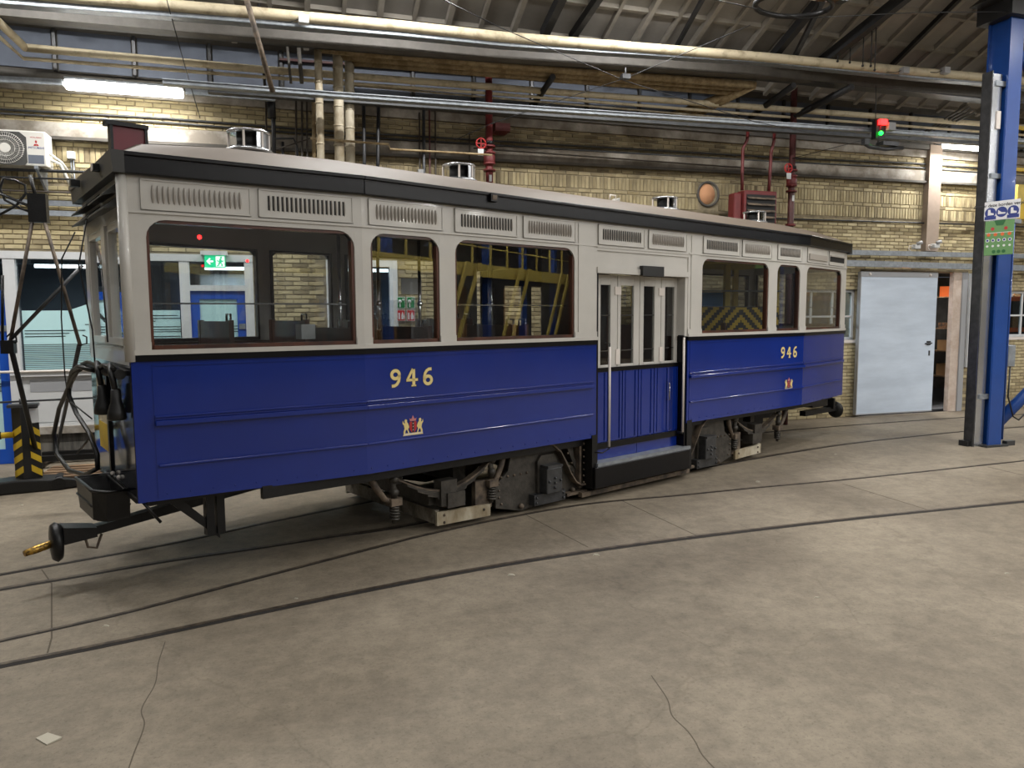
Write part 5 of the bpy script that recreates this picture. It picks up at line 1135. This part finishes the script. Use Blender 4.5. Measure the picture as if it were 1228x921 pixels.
spar((296, 0), 2.1, (327, 110), 1.5, .035, 'dark slanting bar coming down from the roof at upper left', 'rusty_iron', 8)
spar((327, 105), .3, (329, 196), .3, .03, 'black vertical pole behind the first roof ventilator', 'pipe_black', 8)
spar((325, 118), .3, (326, 142), .3, .06, 'thick black sleeve on the vertical pole', 'pipe_black', 10)
spar((663, 92), 1.0, (641, 124), .1, .05, 'short black bracket strut under the lagged pipes')
spar((310, 0), 1.0, (318, 108), .3, .02, 'thin dark rod left of the black pole')
spar((940, 146), .1, (1022, 104), 1.6, .055, 'long dark diagonal strut at upper right'); spar((900, 140), .1, (952, 102), 1.3, .05, 'dark diagonal strut left of the brown standpipe')
spar((952, 140), .6, (1000, 112), 1.0, .03, 'thin dark diagonal strut near the brown standpipe')
for k in range(4): spar((1108 + k * 6, 158 - k), .1, (1160 + k * 3, 126 + k * 3), 1.0, .02, '%s bar of the slanting four-bar lattice by the blue pillar' % ['lowest', 'second lowest', 'second highest', 'highest'][k], 'beam_grey')
spar((358, 55), .6, (362, 100), .6, .03, 'grey upright channel left of the lagged pipes', 'beam_grey'); spar((344, 52), .6, (349, 100), .6, .02, 'thin grey upright left of the channel', 'beam_grey')
bar('beam', [(420, 78), (900, 112), (1228, 137)], .12, .03, .05, 'oxide_dark', 'thin brown-red rail along the fascia', 'rail', (1, 2))
def wire(pxs, outs, label, r=.006):
    pts = [Vector((WP(*p, o_)[0], -o_, WP(*p, o_)[1])) for p, o_ in zip(pxs, outs)]
    ob('overhead_wire', MB().tube(pts, r, 5), 'pipe_black', 'W', None, label=label, cat='wire')
wire([(520, -6), (600, 33), (750, 97), (905, 146), (1000, 165)], [3, 2.6, 2.2, 1.8, 1.5], 'thin overhead wire falling from upper middle towards the right')
wire([(545, 168), (590, 148), (755, 92), (900, 30)], [.5, .8, 2.2, 3.], 'thin overhead wire rising from the red standpipe to upper right')
wire([(200, 0), (222, 80), (240, 142)], [1.9, .8, .2], 'thin steel wire dropping at upper left onto the wall')
wire([(950, 190), (1035, 168)], [.5, 1.6], 'thin wire from the brown standpipe to the signal cluster')
wire([(840, -4), (960, 22), (1100, 15), (1228, 14)], [3.4, 3.4, 3.4, 3.4], 'overhead wire under the oval track')
sp = thing('wire_spider', 'small wire spreader where overhead wires cross above mid-tram', 'fitting', 'W', (WP(750, 92, 2.2)[0], -2.2, WP(750, 97, 2.2)[1]))
u, z_ = WP(750, 92, 2.2); ob('body', MB().box(u - .06, u + .06, -2.24, -2.16, z_ - .03, z_ + .03).cyl((u, -2.2, z_), (u, -2.2, z_ + .12), .012, 6), 'steel_dark', 'W', sp)
# signal cluster
su, sz = WP(1057, 150, 1.6)
sc_ = thing('signal_cluster', 'hanging cluster with a red and a green light left of the blue pillar', 'signal', 'W', (su, -1.6, sz - .4))
ob('red_light', MB().box(su - .07, su + .07, -1.66, -1.60, sz + .0, sz + .08), 'led_red', 'W', sc_); ob('green_light', MB().ball((su - .04, -1.64, sz - .14), .035), 'led_green', 'W', sc_)
ob('grey_box', MB().box(su + .10, su + .24, -1.66, -1.54, sz - .08, sz + .04), 'grey_plastic', 'W', sc_); ob('housing', MB().box(su - .10, su + .09, -1.60, -1.5, sz - .22, sz + .1), 'black_plastic', 'W', sc_)
ob('arm', MB().tube([(su - .35, -1.6, sz - .30), (su - .22, -1.6, sz - .36), (su + .1, -1.6, sz - .38), (su + .45, -1.6, sz - .34)], .035, 8).box(su - .36, su - .26, -1.64, -1.56, sz - .34, sz - .24).box(su - .02, su + .3, -1.68, -1.52, sz - .33, sz - .27).cyl((su - .05, -1.6, sz - .3), (su - .02, -1.6, sz), .015, 6), 'steel_dark', 'W', sc_)
ob('cord', MB().cyl((su - .12, -1.6, sz), (su - .14, -1.6, sz + .62), .006, 6), 'pipe_black', 'W', sc_)
# hanging oval track with fittings at the top edge
ou, oz = WP(952, 4, 3.4)
ot = thing('overhead_trolley', 'dark oval overhead track with rusty fittings at the top edge', 'trolley', 'W', (ou, -3.4, oz - .15))
ring = [(ou + .52 * math.cos(a * PI / 12), -3.4 + .35 * math.sin(a * PI / 12), oz - .02) for a in range(25)]
ob('track', MB().tube(ring, .035, 8), 'black_iron', 'W', ot)
for k, (a, m_) in enumerate(((-.36, 'galv'), (-.15, 'rust'), (.02, 'white_bar'), (.14, 'rust'), (.30, 'rust'), (.42, 'black_iron'))):
    ob('fitting', MB().box(ou + a, ou + a + .12, -3.74, -3.62, oz - .04, oz + .08), m_, 'W', ot)
ob('suspension', MB().cyl((ou - .4, -3.4, oz), (ou - .4, -3.4, oz + 1.9), .012, 6).cyl((ou + .4, -3.4, oz), (ou + .4, -3.4, oz + 1.9), .012, 6), 'black_steel', 'W', ot)
for x, y, lab in ((364, 24, 'white junction box on the cream pipe above the first window'), (1084, 85, 'grey junction box on the cream pipe, left of two at upper right'), (1133, 85, 'grey junction box on the cream pipe, right of two at upper right')):
    u, z_ = WP(x, y, 1.8); t = thing('junction_box', lab, 'box', 'W', (u, -1.8, z_ - .06)); ob('box', MB().box(u - .06, u + .06, -1.86, -1.76, z_ - .05, z_ + .05), 'white_panel' if x < 400 else 'grey_plastic', 'W', t, bev=.006); ob('lead', MB().tube([(u - .06, -1.8, z_), (u - .16, -1.8, z_ - .04), (u - .3, -1.75, z_ - .03)], .006, 5), 'pipe_black', 'W', t)
# ================================================================ BLUE PILLAR GROUP
c0 = gnd(1185, 536, 0, 'W')      # nearest corner on the floor
pu0, pu1, py0, py1 = c0.x, c0.x + .25, c0.y, c0.y + .36
ZT = 6.3
pl = thing('blue_column', 'blue painted steel column with a diagonal brace at right', 'column', 'W', ((pu0 + pu1) / 2, (py0 + py1) / 2, 0))
ob('flange', MB().box(pu0, pu1, py0, py0 + .03, .03, ZT), 'pillar_blue', 'W', pl); ob('flange', MB().box(pu0, pu1, py1 - .03, py1, .03, ZT), 'pillar_blue', 'W', pl)
ob('web', MB().box(pu0 + .04, pu0 + .08, py0 + .03, py1 - .03, .03, ZT), 'pillar_blue', 'W', pl); ob('conduit', MB().cyl((pu1 + .02, py0 + .0, .1), (pu1 + .02, py0 + .0, 3.6), .014, 8), 'pillar_blue', 'W', pl)
ob('base_plate', MB().box(pu0 - .10, pu1 + .08, py0 - .06, py1 + .06, 0, .03), 'steel_dark', 'W', pl)
ob('bolt', MB().box(pu1 + .10, pu1 + .26, py0 - .02, py0 + .06, 0, .07), 'steel_dark', 'W', pl)
ob('brace', MB().cyl((pu1 - .02, py0 + .1, .30), (pu1 + 1.9, py0 + .1, 1.75), .085, 14), 'pillar_blue', 'W', pl)
ob('brace', MB().cyl((pu1 - .02, py0 + .2, 5.95), (pu1 + 1.6, py0 + .2, 4.5), .07, 12), 'pillar_blue', 'W', pl)
ob('capital', MB().box(pu0 - .12, pu1 + .25, py0 - .1, py1 + .1, 6.2, 6.5).prism([(pu0 - .35, 6.42), (pu1 + 3, 6.42), (pu1 + 3, 7.3), (pu0 + .1, 6.75)], py0 + .05, py0 + .4), 'black_steel', 'W', pl)
u, z_ = pu1 + .03, 1.25
ob('control_box', MB().box(u, u + .14, py0 - .02, py0 + .10, 1.2, 1.52), 'galv', 'W', pl, bev=.01); ob('cable', MB().tube([(u + .07, py0, 1.2), (u + .06, py0, .75), (u + .12, py0 - .05, .45), (u + .3, py0, .38), (u + .6, py0 + .05, .55)], .012, 6), 'hose', 'W', pl)
c1 = gnd(1167, 536, 0, 'W')
gc = thing('steel_channel', 'grey upright steel channel standing against the blue column', 'post', 'W', (c1.x + .07, c1.y + .1, 0))
ob('front_plate', MB().box(c1.x, c1.x + .18, c1.y, c1.y + .012, 0, 5.42), 'alu', 'W', gc); ob('side_plate', MB().box(c1.x, c1.x + .012, c1.y, c1.y + .17, 0, 5.46), 'steel_dark', 'W', gc)
ob('back_plate', MB().box(c1.x, c1.x + .16, c1.y + .16, c1.y + .17, 0, 5.42), 'steel_dark', 'W', gc); ob('foot', MB().box(c1.x - .06, c1.x + .2, c1.y + .05, c1.y + .2, 0, .08), 'black_steel', 'W', gc)
for z_ in (.72, 2.85, 5.25, 3.95): ob('clamp', MB().box(c1.x + .05, c1.x + .30, c1.y - .02, c1.y + .05, z_, z_ + .07), 'galv', 'W', gc)
ob('hook', MB().box(c1.x + .10, c1.x + .17, c1.y - .02, c1.y, 4.65, 4.9), 'white_bar', 'W', gc)
# signs on the column
def ray_at(px, py, y):
    r = ray(px, py); return Vector((0, 0, CAM_H)) + r * (y / r.y)
A = ray_at(1181, 243, 10.78); B = ray_at(1224, 236, 10.40); dv = Vector((B.x - A.x, B.y - A.y, 0)); sw = dv.length; sa = math.atan2(dv.y, dv.x)
FR['S'] = (Vector((A.x, A.y, 0)), sa)
zt = 3.60; zm = ray_at(1183, 266, 10.78).z; zb_ = ray_at(1182, 307, 10.78).z; zt = ray_at(1181, 243, 10.78).z
s1 = thing('warning_sign', 'white sign with three round blue symbols on the blue column', 'sign', 'S', (sw / 2, 0, zm))
ob('board', MB().box(0, sw, 0, .01, zm + .01, zt), 'sign_white', 'S', s1)
text('Achter deze borden verplicht', .062, 'outline', 'S', s1, (sw / 2, -.002, zt - .055), (PI / 2, 0, 0), 'lettering', .001, .001)
for k in range(3):
    x = sw * (.18 + .32 * k); zc_ = (zm + zt) / 2 - .02
    ob('symbol_disc', MB().cyl((x, .0, zc_), (x, -.004, zc_), .072, 24), 'sign_blue', 'S', s1)
    ob('symbol', MB().prism([(x - .03, zc_ - .035), (x + .045, zc_ - .035), (x + .045, zc_ - .01), (x + .005, zc_ + .0), (x + .0, zc_ + .045), (x - .03, zc_ + .045)] if k != 1 else [(x - .045, zc_ - .03), (x + .05, zc_ - .03), (x + .05, zc_ - .01), (x, zc_ - .005), (x - .045, zc_ + .03)], -.007, -.004), 'sign_white', 'S', s1)
    if k != 1: ob('caption_bar', MB().box(x - .075, x + .075, -.003, 0, zm + .02, zm + .065), 'sign_blue', 'S', s1)
s2 = thing('notice_board', 'green notice board with rows of small symbols below the white sign', 'sign', 'S', (sw / 2, 0, zb_))
ob('board', MB().box(.02, sw - .06, 0, .012, zb_, zm), 'sign_green', 'S', s2, bev=.006); ob('header', MB().prism([(.14, zm), (sw - .17, zm), (sw - .20, zm - .07), (.17, zm - .07)], -.004, 0), 'sign_dark_green', 'S', s2)
ob('rule', MB().box(.03, sw - .07, -.003, 0, zm - .175, zm - .168), 'sign_white', 'S', s2)
hh = zm - zb_
for row, (n_, m_) in enumerate(((2, 'red'), (4, 'rack_orange'), (5, 'sign_blue'), (5, 'sign_white'), (3, 'sign_dark_green'))):
    for k in range(n_):
        x = .02 + (sw - .08) * (k + .6) / (n_ + .2) if n_ != 3 else .02 + (sw - .08) * (.35 + .17 * k); z_ = zm - .115 - hh * .165 * row
        q = ob('symbol', MB().cyl((x, 0, z_), (x, -.004, z_), .024 if row not in (3,) else .016, 14), 'sign_white' if row == 2 else m_, 'S', s2)
        if row == 2: ob('symbol_core', MB().cyl((x, -.004, z_), (x, -.006, z_), .015, 12), 'sign_blue', 'S', s2)
ob('bracket', MB().box(sw * .3, sw * .7, .012, .40, zm - .03, zm + .03), 'galv', 'S', s1)
# yellow wall platform seen behind the column
yp = thing('yellow_platform', 'yellow guard rail platform behind the blue column at the right edge', 'platform', 'W', (.8, -.9, 3.3))
q0 = WP(1218, 153, .9); q1 = WP(1217, 240, .9); q2_ = WP(1218, 203, .9)
ob('post', MB().box(q0[0] - .03, q0[0] + .03, -.93, -.87, q1[1] - .3, q0[1]), 'yellow', 'W', yp)
for z_ in (q0[1], q2_[1]): ob('rail', MB().box(q0[0] - .12, q0[0] + 2.6, -.925, -.875, z_ - .03, z_ + .03), 'yellow', 'W', yp)
ob('deck', MB().box(q0[0] + .05, q0[0] + 2.6, -.93, -.75, q1[1] - .35, q1[1] - .05), 'yellow', 'W', yp)
ob('machine', MB().box(q0[0] + .15, q0[0] + 1.2, -.9, -.75, q1[1] - .05, q1[1] + .30), 'yellow_old', 'W', yp)
# ================================================================ LEFT: LIFTING JACK, POLE STAND, PALLET
def zat(px, py, P):     # height at which a sight line passes over a ground point
    r = ray(px, py); k = math.hypot(P[0], P[1]) / math.hypot(r.x, r.y); return CAM_H + r.z * k
J = gnd(36, 588, 0, 'G'); jz = zat(36, 487, J)
FR['J'] = (Vector((J.x, J.y, 0)), R(28))
def twist(mb, a=34):
    c, s = math.cos(R(a)), math.sin(R(a)); mb.v = [(c * x - s * y, s * x + c * y, z_) for x, y, z_ in mb.v]; return mb
jk = thing('lifting_jack', 'mobile lifting jack with yellow and black striped post on a black foot', 'jack', 'J', (0, 0, 0))
ob('post', twist(MB().box(-.10, .10, -.09, .09, .12, jz)), 'tape_black', 'J', jk)
yst = MB()
k = 0
while .16 + k * .155 + .155 < jz - .06:
    z_ = .16 + k * .155
    yst.hexa([(-.015, -.094, z_ + .08), (.10, -.094, z_), (.10, -.089, z_), (-.015, -.089, z_ + .08), (-.015, -.094, z_ + .155), (.10, -.094, z_ + .075), (.10, -.089, z_ + .075), (-.015, -.089, z_ + .155)])
    yst.hexa([(-.104, -.088, z_ + .08), (-.099, -.088, z_ + .08), (-.099, .088, z_), (-.104, .088, z_), (-.104, -.088, z_ + .155), (-.099, -.088, z_ + .155), (-.099, .088, z_ + .075), (-.104, .088, z_ + .075)])
    k += 1
ob('warning_stripe', twist(yst), 'yellow', 'J', jk, kind='stuff')
ob('label_plate', twist(MB().box(.0, .10, -.096, -.09, jz - .19, jz - .02)), 'white_panel', 'J', jk); ob('head', MB().box(-.16, .14, -.11, .11, jz, jz + .03).box(-.7, .75, -.02, .02, jz + .05, jz + .07).cyl((-.02, 0, jz), (-.02, 0, jz + .09), .03, 10), 'steel_dark', 'J', jk)
ob('foot', MB().prism([(-.75, .0), (.30, .0), (.36, .05), (.34, .13), (-.10, .16), (-.75, .12)], -.16, .16), 'black_plastic', 'J', jk, bev=.02); ob('roller', MB().cyl((.30, -.17, .075), (.30, .17, .075), .072, 18), 'black_iron', 'J', jk)
ob('toe', MB().hexa([(.34, -.15, .01), (.55, -.12, .02), (.55, .12, .02), (.34, .15, .01), (.34, -.15, .13), (.55, -.12, .09), (.55, .12, .09), (.34, .15, .13)]), 'black_plastic', 'J', jk, bev=.01)
hz_ = zat(10, 522, J); ob('handle', MB().cyl((-.12, 0, hz_), (-.45, 0, hz_), .035, 10), 'yellow', 'J', jk); ob('grip', MB().cyl((-.24, 0, hz_), (-.5, 0, hz_), .045, 10), 'tape_black', 'J', jk)
OB_ = 3.1     # the pole stand stands this far out from the wall
def sp_(px, py, o_=OB_): u, z_ = WP(px, py, o_); return (u, -o_, z_)
f1 = gnd(52, 578, 0, 'W'); f2 = gnd(66, 548, 0, 'W')
ps = thing('pole_stand', 'crossing steel poles of a trestle stand beside the tram end', 'stand', 'W', (f2.x, f2.y, 0))
ap = sp_(44, 240)
ob('pole', MB().tube([sp_(41, 252), sp_(12, 412)], .018, 8), 'rusty_iron', 'W', ps); ob('pole', MB().tube([sp_(49, 250), sp_(96, 414)], .018, 8), 'rusty_iron', 'W', ps)
ob('pole', MB().tube([sp_(12, 412), (f1.x, f1.y, .0)], .026, 8), 'black_iron', 'W', ps); ob('pole', MB().tube([sp_(95, 414), (f2.x, f2.y, 0)], .022, 8), 'steel_dark', 'W', ps)
ob('crossbar', MB().tube([sp_(14, 406), sp_(99, 318)], .018, 8), 'steel_dark', 'W', ps)
ob('head', MB().box(ap[0] - .07, ap[0] + .09, ap[1] - .05, ap[1] + .05, ap[2] - .22, ap[2] + .06).tube([ap, sp_(36, 210)], .018, 6), 'black_iron', 'W', ps)
ob('clamp', MB().box(*[v for v in (sp_(2, 410)[0], sp_(18, 410)[0])], -OB_ - .05, -OB_ + .05, sp_(8, 424)[2], sp_(8, 408)[2]), 'black_iron', 'W', ps)
ob('upper_arm', MB().tube([sp_(0, 232), sp_(42, 250)], .016, 6), 'steel_dark', 'W', ps)
ob('hose', MB().tube([sp_(-8, 262), sp_(20, 246), sp_(31, 232), sp_(30, 222), sp_(18, 216), sp_(4, 214), sp_(0, 226), sp_(6, 240), sp_(25, 250), sp_(40, 256)], .013, 6), 'hose', 'W', ps)
ob('hose', MB().tube([sp_(14, 414), sp_(20, 410), sp_(19, 402), sp_(12, 400), sp_(8, 404)], .009, 6).tube([sp_(96, 414), sp_(104, 412), sp_(104, 404), sp_(99, 402)], .008, 6), 'hose', 'W', ps)
ob('side_pole', MB().tube([sp_(3, 330), sp_(3, 410)], .014, 6), 'black_iron', 'W', ps)
ob('stay', MB().tube([sp_(112, 520), (gnd(90, 548, 0, 'W').x, gnd(90, 548, 0, 'W').y, .02)], .014, 6), 'black_iron', 'W', ps)
# low steel trolley and pallet behind the tram end
g0 = gnd(62, 562, 0, 'W'); 
tr_ = thing('floor_trolley', 'low black steel trolley lying behind the tram end', 'trolley', 'W', (g0.x + .5, g0.y, 0))
for dy in (0, .35, .7): ob('bar', MB().box(g0.x - .2, g0.x + 1.4, g0.y + dy, g0.y + dy + .07, .10, .17), 'black_iron', 'W', tr_)
ob('frame', MB().box(g0.x - .2, g0.x - .1, g0.y, g0.y + .77, .04, .12).box(g0.x + 1.2, g0.x + 1.3, g0.y, g0.y + .77, .04, .12), 'rusty_iron', 'W', tr_)
ob('wheel', MB().cyl((g0.x - .15, g0.y - .05, .06), (g0.x - .15, g0.y, .06), .06, 14), 'black_plastic', 'W', tr_)
ob('coupling', MB().tube([(g0.x + .75, g0.y, .20), (g0.x + .6, g0.y - .12, .16), (g0.x + .62, g0.y - .2, .06)], .035, 8), 'black_iron', 'W', tr_)
g1 = gnd(48, 587, 0, 'W')
pt = thing('pallet', 'weathered wooden pallet on the floor behind the striped jack', 'pallet', 'W', (g1.x + .5, g1.y + .3, 0))
for k in range(5): ob('board', MB().box(g1.x - .05, g1.x + 1.05, g1.y + .02 + k * .16, g1.y + .12 + k * .16, .115, .135), 'pallet_wood', 'W', pt)
for k in range(3):
    for j in range(3): ob('block', MB().box(g1.x + .0 + k * .44, g1.x + .12 + k * .44, g1.y + .02 + j * .32, g1.y + .12 + j * .32, .02, .10), 'pallet_wood', 'W', pt)
for j in range(3): ob('runner', MB().box(g1.x - .05, g1.x + 1.05, g1.y + .02 + j * .32, g1.y + .12 + j * .32, .0, .02).box(g1.x - .05, g1.x + 1.05, g1.y + .02 + j * .32, g1.y + .12 + j * .32, .10, .115), 'pallet_wood', 'W', pt)
# ================================================================ YELLOW WORK WAGON behind the tram
WU0, WU1, WY0, WY1 = -9.4, -6.85, -1.7, -.55
ww = thing('work_wagon', 'yellow work wagon with black chevrons parked behind the tram', 'wagon', 'W', ((WU0 + WU1) / 2, (WY0 + WY1) / 2, 0))
ob('chassis', MB().box(WU0, WU1, WY0, WY1, .35, .6), 'black_iron', 'W', ww); ob('body', MB().box(WU0, WU1, WY0, WY1, .6, 1.70), 'yellow_old', 'W', ww)
ob('chevron_board', MB().box(WU0, WU1, WY0 - .02, WY0, 1.70, 2.12), 'tape_black', 'W', ww)
ch = MB(); mid = -7.55; NS = 10
for k in range(-2, 14):         # nested inverted V stripes, cut where the two halves meet
    for s_ in (-1, 1):
        for i in range(NS):
            z0_, z1_ = 1.71 + .40 * i / NS, 1.71 + .40 * (i + 1) / NS; sh = .42 * (i + .5) / NS
            a_, b_ = k * .20 - sh, k * .20 + .10 - sh
            a_, b_ = max(a_, 0), max(b_, 0)
            x0, x1 = mid + s_ * a_, mid + s_ * b_
            x0, x1 = min(max(x0, WU0 + .01), WU1 - .01), min(max(x1, WU0 + .01), WU1 - .01)
            if abs(x1 - x0) > .004: ch.box(x0, x1, WY0 - .026, WY0 - .02, z0_, z1_)
ob('chevrons', ch, 'yellow', 'W', ww, kind='stuff')
for u in (WU0 + .04, -8.55, -7.78, -7.05, WU1 - .04): ob('post', MB().box(u - .045, u + .045, WY0, WY0 + .06, 2.12, 2.78), 'yellow_old', 'W', ww)
for u in (WU0 + .04, WU1 - .04): ob('post', MB().box(u - .045, u + .045, WY1 - .06, WY1, 1.7, 2.78), 'yellow_old', 'W', ww)
ob('roof', MB().box(WU0 - .05, WU1 + .05, WY0 - .06, WY1 + .06, 2.76, 2.86), 'yellow_old', 'W', ww)
ob('rail', MB().cyl((WU0, WY0 - .03, 2.36), (WU1, WY0 - .03, 2.36), .012, 8), 'galv', 'W', ww)
for u in (WU0 + .5, WU1 - .5):
    for y_ in (WY0 + .1, WY1 - .2): ob('wheel', MB().cyl((u, y_, .35), (u, y_ + .1, .35), .35, 24), 'black_iron', 'W', ww)
cr = thing('tool_crate', 'light blue crate standing in the yellow wagon', 'crate', 'W', (-8.0, -1.3, 1.7)); ob('body', MB().box(-8.4, -7.72, -1.5, -1.0, 1.7, 2.33), 'blue_crate', 'W', cr, bev=.02); ob('lid', MB().box(-8.42, -7.70, -1.52, -.98, 2.30, 2.34), 'blue_crate', 'W', cr)
# ================================================================ THE OTHER SIDE OF THE HALL (seen mirrored in the tram windows)
MO = 14.2
mz = thing('mezzanine', 'yellow steel mezzanine walkway on the other side of the hall', 'walkway', 'W', (5, -MO - 1, 0))
ob('edge_beam', MB().box(-4.5, 13.8, -MO - .1, -MO, 3.35, 3.78), 'yellow_old', 'W', mz); ob('deck', MB().box(-4.5, 13.8, -MO - 2.4, -MO - .1, 3.7, 3.78), 'beam_grey', 'W', mz)
k = -4.4
while k < 13.8: ob('rail_post', MB().box(k - .03, k + .03, -MO - .08, -MO - .02, 3.78, 4.9), 'yellow_old', 'W', mz); k += 1.3
for z_ in (4.35, 4.88): ob('rail', MB().box(-4.5, 13.8, -MO - .07, -MO - .03, z_, z_ + .04), 'yellow_old', 'W', mz)
for u in (-4, -1, 2, 5, 8, 11): ob('support', MB().box(u - .12, u + .12, -MO - .5, -MO - .26, 0, 5.6), 'pillar_blue', 'W', mz)
for u in (0.5, 1.3, 4.5, 5.3, 8.5, 9.3): ob('stair_string', MB().hexa([(u, -MO + .1, 0), (u + .18, -MO + .1, 0), (u + .18, -MO + .16, 0), (u, -MO + .16, 0), (u + 2.2, -MO + .1, 3.8), (u + 2.4, -MO + .1, 3.8), (u + 2.4, -MO + .16, 3.8), (u + 2.2, -MO + .16, 3.8)]), 'yellow_old', 'W', mz)
for k in range(5):
    pn = ob('lean_panel', MB().box(1.0 + k * 2.4, 2.4 + k * 2.4, -MO - 2.6, -MO - 2.5, 0, 3.2), ['carton', 'grey_panel'][k % 2], 'W', mz)
# ---- litter on the floor
g = gnd(58, 886, 0, 'G'); FR['P'] = (Vector((g.x, g.y, 0)), R(-28))
ob('paper_scrap', MB().hexa([(-.055, -.028, .001), (.05, -.036, .001), (.06, .03, .001), (-.05, .026, .001), (-.055, -.028, .004), (.05, -.036, .006), (.06, .03, .010), (-.05, .026, .005)]), 'paper', 'P', None, label='torn grey paper scrap on the concrete at lower left', cat='paper')
for i, (x, y, s_) in enumerate(((127, 751, .022), (355, 718, .016), (613, 690, .03), (715, 666, .03), (1002, 545, .02), (909, 578, .03), (1208, 688, .02), (26, 606, .02), (980, 717, .02))):
    g = gnd(x, y, 0, 'G'); ob('debris', MB().hexa([(g.x - s_, g.y - s_ * .4, 0), (g.x + s_, g.y - s_ * .3, 0), (g.x + s_ * .9, g.y + s_ * .4, 0), (g.x - s_ * .8, g.y + s_ * .5, 0), (g.x - s_ * .6, g.y - s_ * .3, s_ * .4), (g.x + s_ * .6, g.y - s_ * .2, s_ * .3), (g.x + s_ * .5, g.y + s_ * .3, s_ * .3), (g.x - s_ * .5, g.y + s_ * .3, s_ * .4)]), 'paper', 'G', None,
        label=['small pale chip between the curved rails at left', 'small pale chip just above the front rail', 'flat pale flake in front of the front rail near mid-picture', 'pale smear of grit in front of the rail junction', 'dark-edged chip on the floor right of the tram', 'white chip on the floor between the rails at right', 'dark twig of debris near the right edge', 'small chip left below the striped jack', 'short sliver on the bare floor right of centre'][i], cat='debris')
